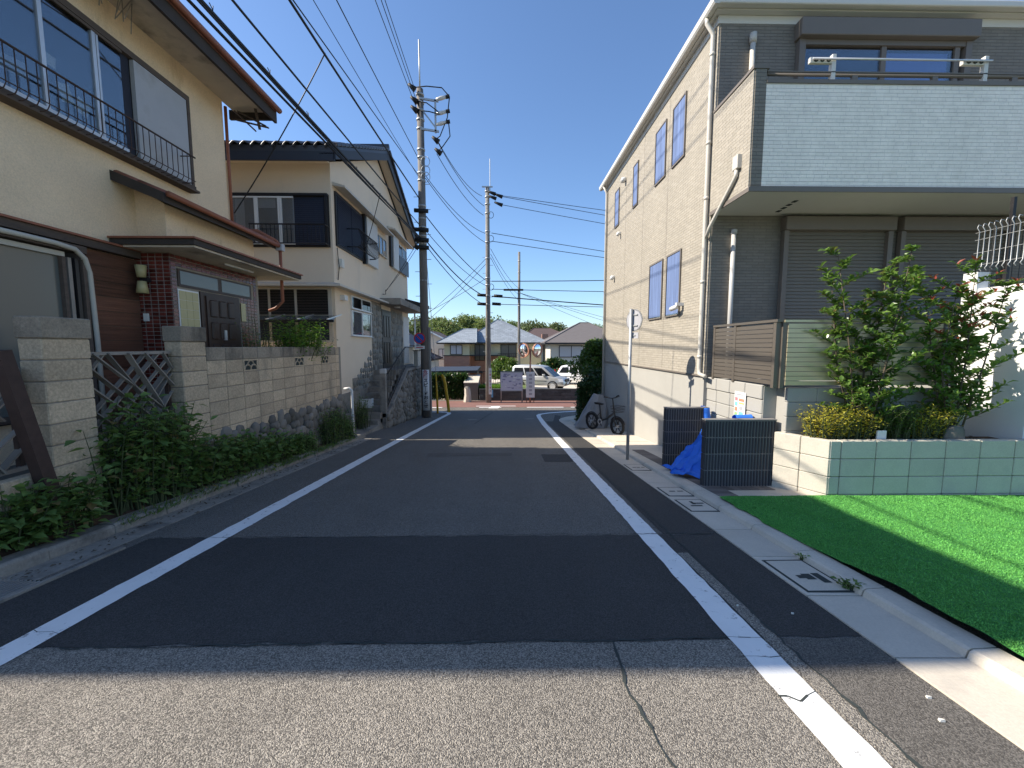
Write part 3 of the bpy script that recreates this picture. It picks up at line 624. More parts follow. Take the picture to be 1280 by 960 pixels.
B(PX+.045, PX+.08, 7.62, 7.68, 1.62, 1.8).build('door_knocker', 'alu', dr); MB().tube([(PX+.05, 7.95, 1.35), (PX+.09, 7.95, 1.35), (PX+.09, 7.95, 1.2), (PX+.05, 7.95, 1.2)], .012, 6).build('door_handle', 'alu', dr, True)
B(PX+.012, PX+.02, 8.22, 8.36, 2.0, 2.35).build('name_plate', 'yellow_glass', h1); B(PX-.45, PX-.38, PY0-.03, PY0-.003, 1.9, 2.02).build('doorbell', 'paper', h1)
# planks and lower window
pk = B(HX, HX+.034, 5.78, 6.57, .3, 2.84).build('plank_wall', 'old_wood', h1)
for k in range(12): B(HX+.015, HX+.05+random.uniform(-.006, .006), 5.8, 6.57, .35+k*.208, .35+k*.208+.198).build('plank', 'plank', pk)
lw = B(HX, HX+.02, 2.5, 5.75, .6, 2.84).build('window', 'black_metal', h1)
B(HX+.02, HX+.026, 2.5, 5.45, .7, 2.66).build('pane', 'frosted', lw)
for a in ((2.5, 5.5, 2.66, 2.72, 'cardboard'), (2.5, 5.6, .62, .7, 'old_wood')): B(HX+.02, HX+.07, a[0], a[1], a[2], a[3]).build('rail', a[4], lw)
for y, m, d in ((5.45, 'old_wood', .06), (5.53, 'grey_wood', .05), (5.6, 'alu_dark', .07), (5.68, 'old_wood', .09)): B(HX+.02, HX+.02+d, y, y+.045, .62, 2.66).build('stile', m, lw)
B(HX+.02, HX+.14, 2.5, 5.72, 2.74, 2.83).build('lintel', 'old_wood', lw); m2 = MB()
for k in range(12): y = 5.05+k*.035; m2.tube([(HX+.03, y, .72), (HX+.034, y+.01, 1.6), (HX+.03, y, 2.3)], .015, 5)
MB().tube([(HX+.16, 2.6, 2.8), (HX+.16, 5.3, 2.79), (HX+.15, 5.55, 2.77), (HX+.12, 5.7, 2.68), (HX+.1, 5.77, 2.5), (HX+.1, 5.79, 1.6), (HX+.1, 5.79, .3)], .032, 8).build('insulated_pipe', 'cardboard', h1, True)
lamp = B(-5.62, -5.5, 6.5, 6.57, 2.5, 2.56).build('wall_lamp', 'black_metal', h1)
for za, zb, ra, rb in ((2.56, 2.74, .055, .075), (2.5, 2.32, .055, .08)): MB().tube([(-5.56, 6.47, za), (-5.56, 6.47, zb)], [ra, rb], 14).build('lamp_shade', 'yellow_glass', lamp, True)
# ---- block pillars, wall and gate
bw = thing('block_wall', 'weathered grey concrete block garden wall with pierced vent blocks and gate pillar', 'wall', (-4.3, 8, .1))
WX = -4.2; bl = brick_mesh('block', .115, .39, .19, 'block_old', .007, .001); blc = brick_mesh('block', .115, .39, .19, 'block_cap', .007, .001); hb = brick_mesh('block', .115, .19, .19, 'block_old', .007, .001)
B(WX-.11, WX-.012, 5.85, 10.56, .1, 1.49).build('mortar', 'mortar', bw)
for r in range(7):
    for k in range(12):
        y = 5.83+.2+k*.4; z = 1.4-r*.2
        if y > 10.6: continue
        if r == 1 and k in (2, 6, 9): continue
        if y+.2 > 10.57: link('block', hb, bw, rel(bw, (WX-.058, y-.1, z))); continue
        link('block', blc if r == 0 else bl, bw, rel(bw, (WX-.058+random.uniform(-.002, .002), y, z)))
for k in (2, 6, 9):
    y0 = 5.83+k*.4+.005; z0 = 1.105; v = B(WX-.016, WX-.01, y0, y0+.39, z0, z0+.19).build('vent_block', 'joint', bw)
    for a in ((y0, y0+.39, z0, z0+.02), (y0, y0+.39, z0+.17, z0+.19), (y0, y0+.025, z0+.02, z0+.17), (y0+.365, y0+.39, z0+.02, z0+.17)): B(WX-.012, WX+.002, *a).build('rim', 'block_old', v)
    for cx, cz, rr in ((y0+.115, z0+.02, .085), (y0+.275, z0+.02, .085), (y0+.195, z0+.085, .085)):
        m2 = MB(); pts = [(WX-.004, cx+rr*math.cos(t), cz+rr*math.sin(t)) for t in np.linspace(0, math.pi, 9)]; m2.tube(pts, .011, 5); m2.build('arch', 'block_old', v)
def pillar(root, y0, top, n, zb=None):
    B(WX-.2, WX-.012, y0+.012, y0+.43, -.4, top-.01).build('mortar', 'mortar', root)
    pm = brick_mesh('block', .215, .44, .19, 'block_old', .008, .002); cm = brick_mesh('cap_block', .24, .465, .2, 'block_cap', .01, .002)
    link('cap_block', cm, root, rel(root, (WX-.105, y0+.22, top-.1)))
    for k in range(n): link('block', pm, root, rel(root, (WX-.108, y0+.22, top-.3-k*.2)))
pillar(bw, 5.39, 1.77, 9)
gp = thing('gate_pillar', 'stubby grey concrete block pillar with stained cap beside the leaning brown post', 'pillar', (-4.3, 4, 0))
pillar(gp, 3.79, 1.78, 9)
lbw = thing('low_wall', 'low two-course block wall ending at the stubby gate pillar', 'wall', (-4.3, 3, 0))
B(WX-.11, WX-.012, 2.2, 3.78, -.3, .35).build('mortar', 'mortar', lbw)
for r in range(4):
    for k in range(4): link('block', bl, lbw, rel(lbw, (WX-.058, 3.585-k*.4, .27-r*.2)))
lp = thing('leaning_post', 'reddish brown steel post leaning against the low block wall', 'post', (-4.12, 3.72, -.05))
MB().bar((-4.12, 3.75, -.25), (-4.16, 3.44, 1.47), .1, .1).build('post', 'rust_metal', lp)
# lattice gate of crossed grey slats
def lattice(nm, label, y0, y1, z0, z1, x, seed):
    random.seed(seed); g = thing(nm, label, 'gate', (x, (y0+y1)/2, z0))
    for z in (z1, z0): MB().bar((x, y0, z), (x, y1, z), .05, .035).build('rail', 'grey_wood', g)
    for y in (y0+.02, y1-.02): MB().bar((x-.03, y, z0), (x-.03, y, z1), .045, .04).build('stile', 'rust_metal' if y > y0+.1 else 'grey_wood', g)
    for d, s in ((-.012, 1), (.022, -1)):
        y = y0-(z1-z0)*.8
        while y < y1:
            a = Vector((x+d, y, z0 if s > 0 else z1)); b = a+Vector((0, (z1-z0)*(.9+random.uniform(-.3, .3)), (z1-z0)*s)); y += .2+random.uniform(-.05, .06)
            def clip(p, q, yy): t = (yy-p.y)/(q.y-p.y); return p.lerp(q, t)
            if b.y < y0+.05 or a.y > y1-.05: continue
            if a.y < y0: a = clip(a, b, y0)
            if b.y > y1: b = clip(a, b, y1)
            if random.random() < .1: b = a.lerp(b, .7)
            MB().bar(a+Vector((random.uniform(-.004, .004), 0, 0)), b, .014, random.uniform(.04, .075), up=(1, 0, 0)).build('slat', 'grey_wood', g)
lattice('lattice_gate', 'broken grey wooden lattice gate hung between the two block pillars', 4.28, 5.36, .35, 1.43, -4.34, 3)
lattice('lattice_fence', 'short grey lattice panel beyond the leaning brown post', 3.0, 3.75, .4, 1.3, -4.4, 5)
random.seed(11)
# dry stone footing under the block wall
def stone_mesh(name, m, seed, sub=2):
    import bmesh
    bm = bmesh.new(); bmesh.ops.create_icosphere(bm, subdivisions=sub, radius=.5); random.seed(seed); o = Vector((random.random()*50, 0, 0))
    for v in bm.verts:
        d = v.co.normalized(); p = max(abs(d.x), abs(d.y), abs(d.z)); v.co = d*.5*(1/p)**.45*(.9+.35*noise.noise(d*1.6+o))
    me = bpy.data.meshes.new(name); bm.to_mesh(me); bm.free(); me.materials.append(MT[m]); me.polygons.foreach_set('use_smooth', [True]*len(me.polygons)); return me
stones = [stone_mesh('stone', 'stone_grey', s, 2) for s in range(6)]; random.seed(21)
sf = thing('stone_footing', 'rough fieldstone footing under the grey garden block wall', 'stone wall', (-4.2, 8, -.6))
MB().hexa([(-4.4, 5.4, -.8), (-4.2, 5.4, -.8), (-4.2, 10.55, -1.1), (-4.4, 10.55, -1.1)], [(-4.4, 5.4, .28), (-4.23, 5.4, .28), (-4.23, 10.55, .16), (-4.4, 10.55, .16)]).build('rubble_core', 'mortar', sf)
def stack(root, x, y0, y1, zb, zt, s=.2, xt=None, slope=0):
    y = y0
    while y < y1:
        a = random.uniform(.8, 1.25)*s; z = zb(y)+a*.4
        while z < zt(y)-.02:
            h = a*random.uniform(.75, 1.15); xx = x+random.uniform(-.02, .02)+slope*(z-zb(y))
            link('stone', random.choice(stones), root, rel(root, (xx, y+random.uniform(-.03, .03), z)), rot=(random.uniform(-.9, .9), random.uniform(-.3, .3), random.uniform(-.3, .3)), scale=(s*.8, a*1.3, h*1.3)); z += h*.88
        y += a*.92
stack(sf, -4.19, 5.6, 10.5, lambda y: gz(y)+.08, lambda y: .22, .19, slope=-.03)
# ================================================ second house on the left: cream house with dark tiled gable
h2 = thing('cream_house', 'cream stucco two-storey house with dark tiled gable roof and black window grilles', 'house', (-8.5, 16, .1))
SX, NY, FY = -4.8, 11.8, 20.6
MB().prism([(NY, .05), (FY, .05), (FY, 6.55), (16.2, 8.5), (NY, 6.55)], 'x', -13, SX).build('wall', 'stucco_h2', h2)
GX = -4.4
r2 = MB().prism([(11.2, 6.56), (16.2, 8.72), (21.3, 6.56), (21.32, 6.7), (16.2, 8.9), (11.18, 6.7)], 'x', -13.4, GX).build('roof', 'navy_tile', h2)
et = MB(); n = 9
for i in range(2):
    for j in range(n): t = -1+2*j/(n-1); et.v.append((t*.135, i*.36, .05*math.cos(t*2.6)+.03*t+i*.155))
et.f = [(j, j+1, n+j+1, n+j) for j in range(n-1)]; et.v += [(x, y, z-.03) for x, y, z in et.v]; et.f += [(2*n+j, 3*n+j, 3*n+j+1, 2*n+j+1) for j in range(n-1)]+[(j, 2*n+j, 2*n+j+1, j+1) for j in range(n-1)]
et = et.mesh('roof_tile', 'navy_tile', smooth=True)
for r in range(3):
    for k in range(33): link('roof_tile', et, r2, rel(h2, (GX-.13-k*.27, 11.1+r*.33, 6.72+r*.143)), rot=(0, random.uniform(-.03, .03), 0))
vt = brick_mesh('verge_tile', .2, .3, .09, 'navy_tile', .015)
for k in range(18): link('verge_tile', vt, r2, rel(h2, (GX-.02, 11.3+k*.28, 6.78+k*.28*.432)), rot=(math.atan(.432)+.07, 0, 0)); link('verge_tile', vt, r2, rel(h2, (GX-.02, 21.2-k*.28, 6.78+k*.28*.43)), rot=(-math.atan(.43)-.07, 0, 0))
mb = MB().tube([(GX+.05, 16.2, 8.98), (-13.4, 16.2, 8.98)], .11, 8).build('ridge_tile', 'navy_tile', r2, True)
B(-13.3, GX-.03, 11.2, 11.25, 6.33, 6.58).build('fascia_board', 'dark_trim', h2)
B(-13.2, SX-.01, 11.26, NY-.003, 6.5, 6.54).build('soffit', 'stucco_h2', h2)
for a, b in (((11.2, 6.5), (16.2, 8.64)), ((16.2, 8.64), (21.3, 6.5))):
    m2 = MB(); m2.hexa([(GX-.05, a[0], a[1]-.14), (GX+.01, a[0], a[1]-.14), (GX+.01, b[0], b[1]-.14), (GX-.05, b[0], b[1]-.14)], [(GX-.05, a[0], a[1]+.1), (GX+.01, a[0], a[1]+.1), (GX+.01, b[0], b[1]+.1), (GX-.05, b[0], b[1]+.1)]); m2.build('barge_board', 'dark_trim', h2)
    m2 = MB(); m2.hexa([(SX, a[0], a[1]-.0), (GX-.05, a[0], a[1]-.0), (GX-.05, b[0], b[1]-.0), (SX, b[0], b[1]-.0)], [(SX, a[0], a[1]+.02), (GX-.05, a[0], a[1]+.02), (GX-.05, b[0], b[1]+.02), (SX, b[0], b[1]+.02)]); m2.build('soffit', 'stucco_h2', h2)
MB().tube([(GX, 21.2, 6.5), (-4.75, 21.2, 6.45), (-4.78, 20.7, 6.3)], .04, 6).build('gutter_pipe', 'dark_trim', h2, True)
def louvre(x0, x1, z0, z1, y, parent, n, m='shutter_navy', axis='y', name='slats'):
    mb = MB(); d = (z1-z0)/n
    for k in range(n):
        z = z0+k*d
        if axis == 'y': mb.hexa([(x0, y-.022, z), (x1, y-.022, z), (x1, y, z), (x0, y, z)], [(x0, y-.004, z+d*.92), (x1, y-.004, z+d*.92), (x1, y, z+d*.92), (x0, y, z+d*.92)])
        else: mb.hexa([(y, x0, z), (y+.022, x0, z), (y+.022, x1, z), (y, x1, z)], [(y, x0, z+d*.92), (y+.004, x0, z+d*.92), (y+.004, x1, z+d*.92), (y, x1, z+d*.92)])
    return mb.build(name, m, parent)
# near face, upper storey
w = B(-7.5, -4.86, NY-.05, NY+.02, 4.26, 5.68).build('window', 'black_metal', h2)
B(-7.46, -5.8, NY-.055, NY-.052, 4.32, 5.6).build('backing', 'blind', w); B(-7.4, -7.15, NY-.06, NY-.057, 4.35, 5.55).build('curtain', 'curtain', w); B(-6.8, -6.3, NY-.06, NY-.057, 5.3, 5.56).build('curtain', 'curtain', w)
for x0, x1 in ((-7.44, -6.86), (-6.78, -6.22), (-6.14, -5.82)): B(x0, x1, NY-.085, NY-.08, 4.36, 5.56).build('pane', 'glass_clear', w)
for x in (-6.84, -6.79, -6.2, -6.14): B(x-.025, x+.025, NY-.11, NY-.07, 4.32, 5.6).build('mullion', 'white_metal', w)
for z in (4.32, 5.56): B(-7.46, -5.8, NY-.108, NY-.07, z, z+.04).build('rail', 'white_metal', w)
louvre(-5.78, -4.98, 4.32, 5.6, NY-.055, w, 24); B(-4.95, -4.88, NY-.11, NY-.05, 4.26, 5.68).build('frame', 'black_metal', w); B(-7.5, -4.86, NY-.13, NY-.05, 5.62, 5.68).build('frame', 'black_metal', w)
g = MB().tube([(-6.9, NY-.32, 4.8), (-4.88, NY-.32, 4.8)], .022, 6).tube([(-6.9, NY-.32, 4.3), (-4.88, NY-.32, 4.3)], .018, 6).tube([(-4.88, NY, 4.8), (-4.88, NY-.32, 4.8)], .02, 6).tube([(-4.88, NY, 4.3), (-4.88, NY-.32, 4.3)], .02, 6).build('window_rail', 'black_metal', h2)
bm_ = MB().tube([(0, 0, 0), (0, 0, .5)], .009, 5).mesh('baluster', 'black_metal')
for k in range(19): link('baluster', bm_, g, rel(h2, (-6.88+k*.11, NY-.32, 4.3)))
# near face, ground floor: dark shutters, glass awning
w = B(-7.2, -4.88, NY-.04, NY+.02, 1.62, 3.14).build('window', 'cream_trim', h2)
for x0, x1 in ((-7.1, -6.66), (-6.58, -5.92), (-5.84, -4.98)): louvre(x0, x1, 2.4, 3.1, NY-.042, w, 16, 'black_metal'); B(x0, x1, NY-.05, NY-.042, 1.68, 2.36).build('pane', 'interior', w)  # lower dark sheets: shade of the opening put into colour
hood = MB().hexa([(-7.4, NY-.5, 3.14), (-4.45, NY-.5, 3.14), (SX, NY, 3.18), (-7.4, NY, 3.18)], [(-7.4, NY-.5, 3.2), (-4.45, NY-.5, 3.2), (SX, NY, 3.3), (-7.4, NY, 3.3)]); hood.hexa([(SX, NY, 3.18), (-4.45, NY-.5, 3.14), (-4.45, 16.6, 3.14), (SX, 16.6, 3.18)], [(SX, NY, 3.3), (-4.45, NY-.5, 3.2), (-4.45, 16.6, 3.2), (SX, 16.6, 3.3)]); hood.build('belt_hood', 'cream_trim', h2)
aw = MB().hexa([(-7.2, NY-1.0, 2.16), (-4.45, NY-1.0, 2.16), (-4.75, NY-.05, 2.36), (-7.2, NY-.05, 2.36)], [(-7.2, NY-1.0, 2.18), (-4.45, NY-1.0, 2.18), (-4.75, NY-.05, 2.38), (-7.2, NY-.05, 2.38)]).build('awning', 'frosted', h2)
B(-7.2, -4.44, NY-1.04, NY-1.0, 2.13, 2.2).build('awning_edge', 'black_metal', aw)
for x in (-7.0, -6.2, -5.4, -4.62): MB().bar((x, NY-1.0, 2.2), (x, NY-.05, 2.4), .03, .03).build('awning_rib', 'alu', aw)
MB().bar((-4.88, NY-.9, -.96), (-4.88, NY-.9, 2.15), .07, .07).build('awning_post', 'black_metal', aw)
# street face
def swin(y0, y1, z0, z1, fr='white_metal', n=2, back='interior', pane='glass', d=.06, name='window', parent=None, X=SX, s=1, cur=None):
    w = B(*sorted((X-.02*s, X+.012*s)), y0, y1, z0, z1).build(name, back, parent or h2); q = lambda a, b: tuple(sorted((X+a*s, X+b*s)))
    f = .035 if s > 0 else .03
    for a in ((y0-f, y1+f, z1, z1+f), (y0-f, y1+f, z0-f, z0), (y0-f, y0, z0, z1), (y1, y1+f, z0, z1)): B(*q(0, d), *a).build('frame', fr, w)
    if cur: B(*q(.013, .02), y0+.02, y1-.02, z0+.02, z1-.01).build('curtain', cur, w)
    st = (y1-y0)/n
    for k in range(n):
        B(*q(d*.55, d*.65), y0+k*st, y0+(k+1)*st, z0, z1).build('pane', pane, w)
        if k: B(*q(d*.4, d*.95), y0+k*st-.02, y0+k*st+.02, z0, z1).build('mullion', fr, w)
    if s > 0: B(*q(0, d+.04), y0-f, y1+f, z0-f-.02, z0-f-.001).build('sill', fr, w); return w
def hood(y0, y1, z): MB().hexa([(SX, y0, z), (SX+.35, y0, z-.06), (SX+.35, y1, z-.06), (SX, y1, z)], [(SX, y0, z+.09), (SX+.35, y0, z-.01), (SX+.35, y1, z-.01), (SX, y1, z+.09)]).build('window_hood', 'cream_trim', h2)
hood(11.9, 17.0, 5.98); hood(17.2, 20.7, 6.3)
w = B(SX-.02, SX+.05, 12.0, 14.2, 4.36, 5.86).build('window', 'black_metal', h2)
for y0, y1 in ((12.08, 13.08), (13.14, 14.12)): louvre(y0, y1, 4.42, 5.8, SX+.05, w, 26, axis='x')
B(SX, SX+.12, 14.2, 14.34, 4.3, 5.92).build('post', 'black_metal', h2); B(SX, SX+.14, 14.36, 15.5, 4.34, 5.9).build('shutter_box', 'white_trim', h2)
g = MB()
for z, o in ((5.02, .42), (4.5, .36)): g.tube([(SX+.05, 12.7, z), (SX+o, 12.72, z), (SX+o, 14.5, z), (SX+.1, 14.55, z)], .02, 6)
g = g.build('balcony_rail', 'black_metal', h2, True); bb = MB().tube([(0, 0, 0), (.05, 0, -.15), (.1, 0, -.32), (.06, 0, -.47), (-.06, 0, -.52)], .01, 5).mesh('baluster', 'black_metal')
for k in range(17): link('baluster', bb, g, rel(h2, (SX+.4, 12.74+k*.11, 5.02)))
swin(15.6, 16.9, 5.06, 5.68, 'cream_trim', 3, 'blind', 'glass_clear'); B(SX, SX+.1, 17.45, 17.68, 4.85, 6.15).build('post', 'black_metal', h2); B(SX, SX+.14, 17.7, 18.55, 4.82, 6.18).build('shutter_box', 'white_trim', h2)
swin(18.8, 20.3, 4.95, 6.05, 'alu', 2); B(SX+.1, SX+.13, 18.7, 20.4, 4.85, 5.55).build('window_guard', 'shutter_navy', h2)
swin(12.95, 14.75, 2.72, 3.05, 'white_metal', 2, 'curtain'); swin(12.95, 14.75, 1.88, 2.6, 'white_metal', 2, 'blind', 'glass_clear', cur='curtain')
B(SX, SX+.12, 12.1, 12.28, 3.78, 4.02).build('meter_box', 'paper', h2); MB().tube([(SX+.04, 12.0, 4.3), (SX+.05, 12.02, 3.95), (SX+.04, 12.1, 3.8), (SX+.03, 12.0, 3.4)], .012, 5).build('cable', 'black_rubber', h2)
B(SX, SX+.14, 12.15, 12.4, 2.86, 3.0).build('floodlight', 'white_metal', h2); MB().tube([(SX, 16.4, 3.55), (SX+.12, 16.4, 3.55), (SX+.12, 16.4, 3.72)], .015, 5).build('bracket', 'black_metal', h2)
# slate cladding: irregular flat stones
cs = [stone_mesh('cladding_stone', 'stone_clad', 40+s, 1) for s in range(5)]; random.seed(31)
cl = B(SX-.01, SX+.012, 14.9, 16.1, .2, 3.14).build('cladding', 'mortar', h2); B(SX-.01, SX+.0115, 17.45, 19.4, .3, 3.14).build('cladding', 'mortar', h2); B(SX-.01, SX+.011, 12.9, 14.9, -.9, .5).build('cladding', 'mortar', h2)
def clad(y0, y1, z0, z1, s=.24, inside=lambda y, z: True):
    z = z0+s/2
    while z < z1:
        y = y0+s*.4+random.uniform(0, .06)
        while y < y1-.04:
            if inside(y, z): link('cladding_stone', random.choice(cs), cl, rel(h2, (SX+.012, y, z+random.uniform(-.03, .03))), rot=(random.uniform(0, 6), 0, 0), scale=(.075, s*random.uniform(.95, 1.35), s*random.uniform(.8, 1.15)))
            y += s*random.uniform(.85, 1.1)
        z += s*.84
clad(14.92, 16.1, .6, 3.1); clad(17.5, 19.4, .7, 3.1, .3); clad(12.9, 14.9, -.9, 1.6, .22, lambda y, z: z < (y-12.4)*.55+.0)
dr = B(SX, SX+.03, 16.15, 17.42, .64, 2.95).build('door', 'alu_dark', h2); pm2 = brick_mesh('door_panel', .03, .24, .85, 'alu_dark', .02)
for i in range(3):
    for j in range(2): link('door_panel', pm2, dr, rel(h2, (SX+.035, 16.42+i*.36, 1.25+j*1.05)))
MB().tube([(SX+.04, 17.2, 1.9), (SX+.09, 17.2, 1.9), (SX+.09, 17.2, 1.5), (SX+.04, 17.2, 1.5)], .015, 6).build('door_handle', 'alu', dr, True)
B(SX, SX+.8, 16.0, 20.5, 3.12, 3.36).build('entrance_canopy', 'concrete_old', h2); MB().ring((SX+.4, 17.0, 3.1), (0, 0, 1), .12, 0, .05, 14).build('canopy_lamp', 'white_metal', h2)
for k in range(9): B(SX, SX+.03+.015*(k % 2), 19.5+k*.12, 19.5+k*.12+.115, .7, 2.9).build('corrugated_strip', 'white_metal', h2)
MB().hexa([(SX, 20.0, 3.45), (SX+.95, 20.0, 3.4), (SX+.95, 21.2, 3.4), (SX, 21.2, 3.45)], [(SX, 20.0, 3.8), (SX+.95, 20.0, 3.55), (SX+.95, 21.2, 3.55), (SX, 21.2, 3.8)]).build('side_eave', 'dark_trim', h2)
MB().tube([(SX+.3, 20.7, 3.45), (SX+.3, 20.75, .6)], .04, 6).build('downpipe', 'white_metal', h2, True)
# steps, landing, stone retaining wall with railing
st = thing('entrance_stair', 'concrete steps climbing beside the cream house to its dark front door', 'stairs', (-4.4, 14, -1))
for k in range(9): B(-4.78, -4.0, 12.75+k*.29, 15.36, -1.0+k*.183-(.15 if k else .3), -1.0+(k+1)*.183 if k < 8 else .645).build('step', 'concrete_old', st)
B(-4.78, -4.0, 15.365, 20.5, -1.8, .64).build('landing', 'concrete_old', st)
rw = thing('stone_retaining_wall', 'dark lava-stone retaining wall with sloping coping beside the power pole', 'stone wall', (-4, 16.5, -1.4))
top = lambda y: -.72+(min(y, 16.1)-13.3)*.47
MB().prism([(13.3, -1.6), (20.8, -2.0), (20.8, .58), (16.1, .58), (13.3, -.72)], 'x', -3.999, -3.9).build('rubble_core', 'mortar', rw)
stack(rw, -3.88, 13.5, 20.8, lambda y: gz(y)+.02, lambda y: top(y)-.1, .24)
MB().prism([(13.25, -.8), (16.1, .54), (20.85, .54), (20.85, .64), (16.08, .64), (13.25, -.68)], 'x', -4.02, -3.8).build('coping', 'concrete_old', rw)
rl = thing('stair_railing', 'black metal stair railing along the stone retaining wall with lamp newel', 'railing', (-3.9, 14.8, 0))
MB().tube([(-3.9, 13.45, .55), (-3.9, 16.1, 1.48), (-3.9, 17.4, 1.48)], .025, 6).build('handrail', 'alu_dark', rl, True); MB().tube([(-3.9, 13.45, -.5), (-3.9, 16.1, .72), (-3.9, 17.4, .72)], .018, 6).build('bottom_rail', 'alu_dark', rl, True)
for k in range(21):
    y = 13.55+k*.19; zb = -.5+(min(y, 16.1)-13.45)*.46; zt = .55+(min(y, 16.1)-13.45)*.351; MB().tube([(-3.9, y, zb), (-3.9, y, zt)], .01, 5).build('baluster', 'alu_dark', rl)
B(-4.06, -3.88, 13.25, 13.43, -1.3, .62).build('newel_post', 'concrete_old', rl); B(-4.05, -3.87, 13.24, 13.44, .625, .78).build('newel_lamp', 'pvc_grey', rl, bevel=.02)
ab = thing('meter_cabinet', 'small pale cabinet standing on the stone wall coping by the power pole', 'cabinet', (-3.9, 18.3, .65)); B(-4.0, -3.82, 18.0, 18.6, .645, 1.3).build('body', 'concrete', ab); B(-4.02, -3.8, 17.96, 18.64, 1.303, 1.34).build('lid', 'old_wood', ab)
pipe = thing('drain_standpipe', 'white plastic standpipe with elbow at the end of the grey block wall', 'pipe', (-4.0, 10.68, gz(10.7)))
MB().tube([(-4.2, 10.68, .4), (-4.06, 10.68, .42), (-4.0, 10.68, .36), (-4.0, 10.68, -.1), (-4.0, 10.68, -.97)], .032, 8).build('pipe', 'white_metal', pipe, True); MB().tube([(-4.0, 10.68, -.3), (-4.0, 10.68, -.36)], .042, 8).build('collar', 'pvc_grey', pipe, True)

# ================================================ house on the right: new beige house
hr = thing('beige_house', 'new two-storey house with beige ribbed siding, white balcony front and brown shutters', 'house', (7, 10.5, 0))
RX, RY0, RY1 = 3.5, 7.1, 14.4
B(RX, 12.5, RY0, RY1, 1.0, 6.86).build('wall', 'siding', hr)
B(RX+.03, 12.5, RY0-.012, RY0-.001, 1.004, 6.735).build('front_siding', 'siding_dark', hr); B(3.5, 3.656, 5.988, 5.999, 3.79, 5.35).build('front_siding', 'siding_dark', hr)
B(RX+.02, 12.4, RY0+.03, RY1-.02, -1.6, .998).build('foundation', 'base_conc', hr)
B(RX-.02, RX+.01, RY0-.01, RY1+.01, .975, 1.003).build('drip_flashing', 'taupe', hr)
B(RX-.015, 12.5, RY0-.015, RY1+.015, 6.74, 6.862).build('frieze', 'white_trim', hr)
MB().add([(3.42, 7.0, 6.97), (12.7, 7.0, 6.97), (12.7, 14.55, 6.97), (3.42, 14.55, 6.97), (6.2, 10, 8.3), (10, 10, 8.3)], [(0, 1, 5, 4), (1, 2, 5), (2, 3, 4, 5), (3, 0, 4), (3, 2, 1, 0)]).build('roof', 'roof_grey', hr)
B(3.4, 12.7, 6.98, 14.57, 6.866, 6.966).build('eave', 'white_trim', hr)
gp_ = [(3.4, 6.885), (3.37, 6.87), (3.31, 6.87), (3.285, 6.9), (3.28, 6.985), (3.295, 6.985), (3.3, 6.91), (3.32, 6.89), (3.38, 6.89)]
MB().prism(gp_, 'y', 6.86, 14.66).build('gutter_pipe', 'white_trim', hr); MB().box(3.31, 12.7, 6.86, 6.975, 6.88, 6.98).build('gutter_pipe', 'white_trim', hr, bevel=.02)
MB().tube([(3.34, 7.18, 6.88), (3.34, 7.18, 6.8), (3.44, 7.18, 6.66), (3.45, 7.18, 6.6), (3.45, 7.18, 1.12), (3.45, 7.16, 1.02), (3.45, 6.95, .99)], .036, 10).build('downpipe', 'pvc', hr, True)
for z in (6.3, 4.9, 4.0, 2.6, 1.3): MB().tube([(3.45, 7.18, z), (3.45, 7.18, z+.05)], .043, 10).build('pipe_clip', 'pvc', hr, True)
MB().tube([(3.34, 14.25, 6.88), (3.44, 14.25, 6.68), (3.45, 14.25, 6.6), (3.45, 14.25, gz(14.2)+.06)], .036, 10).build('downpipe', 'pvc', hr, True)
B(3.415, 3.50, 6.2, 6.34, 4.12, 4.32).build('drain_hopper', 'pvc', hr, bevel=.01); MB().tube([(3.45, 6.27, 4.12), (3.45, 6.28, 4.04), (3.45, 6.35, 3.98), (3.45, 7.02, 3.5), (3.45, 7.12, 3.36)], .03, 10).build('drain_pipe', 'pvc', hr, True)
for y in (9.03, 10.6, 12.1): B(RX-.002, RX+.004, y, y+.009, 1.01, 6.73).build('panel_joint', 'taupe', hr)
# balcony
B(3.482, 3.6, 6.02, 7.1, 3.76, 5.35).build('balcony_side_wall', 'siding', hr); B(3.48, 3.66, 6.0, 6.12, 3.762, 5.352).build('balcony_corner', 'siding', hr)
B(3.66, 12.5, 5.99, 6.1, 3.78, 5.16).build('balcony_front', 'siding_white', hr); B(3.66, 12.5, 5.975, 6.12, 5.163, 5.215).build('parapet_cap', 'taupe', hr)
B(3.465, 3.69, 5.98, 6.15, 5.354, 5.4).build('parapet_cap', 'taupe', hr); B(3.467, 3.62, 6.15, 7.1, 5.353, 5.395).build('parapet_cap', 'taupe', hr)
B(3.49, 12.5, 6.0, 7.1, 3.715, 3.757).build('balcony_soffit', 'white_trim', hr); B(3.47, 3.488, 5.97, 7.1, 3.705, 3.765).build('drip_flashing', 'taupe', hr); B(3.488, 12.5, 5.97, 5.988, 3.705, 3.778).build('drip_flashing', 'taupe', hr); B(3.6, 12.5, 6.1, 7.1, 3.9, 3.95).build('balcony_floor', 'pvc_grey', hr)
for y in (6.35, 6.5, 6.65, 6.8): B(4.4+(y-6.3)*.12, 4.46+(y-6.3)*.12, y, y+.08, 3.708, 3.7145).build('soffit_slot', 'joint', hr)
MB().tube([(3.69, 6.05, 5.32), (12.5, 6.05, 5.32)], .026, 8).build('balcony_rail', 'taupe', hr, True); MB().box(3.69, 12.5, 6.02, 6.08, 5.335, 5.35).build('balcony_rail', 'taupe', hr)
for k in range(6): B(4.9+k*1.15, 4.98+k*1.15, 6.03, 6.07, 5.216, 5.32).build('rail_bracket', 'taupe', hr)
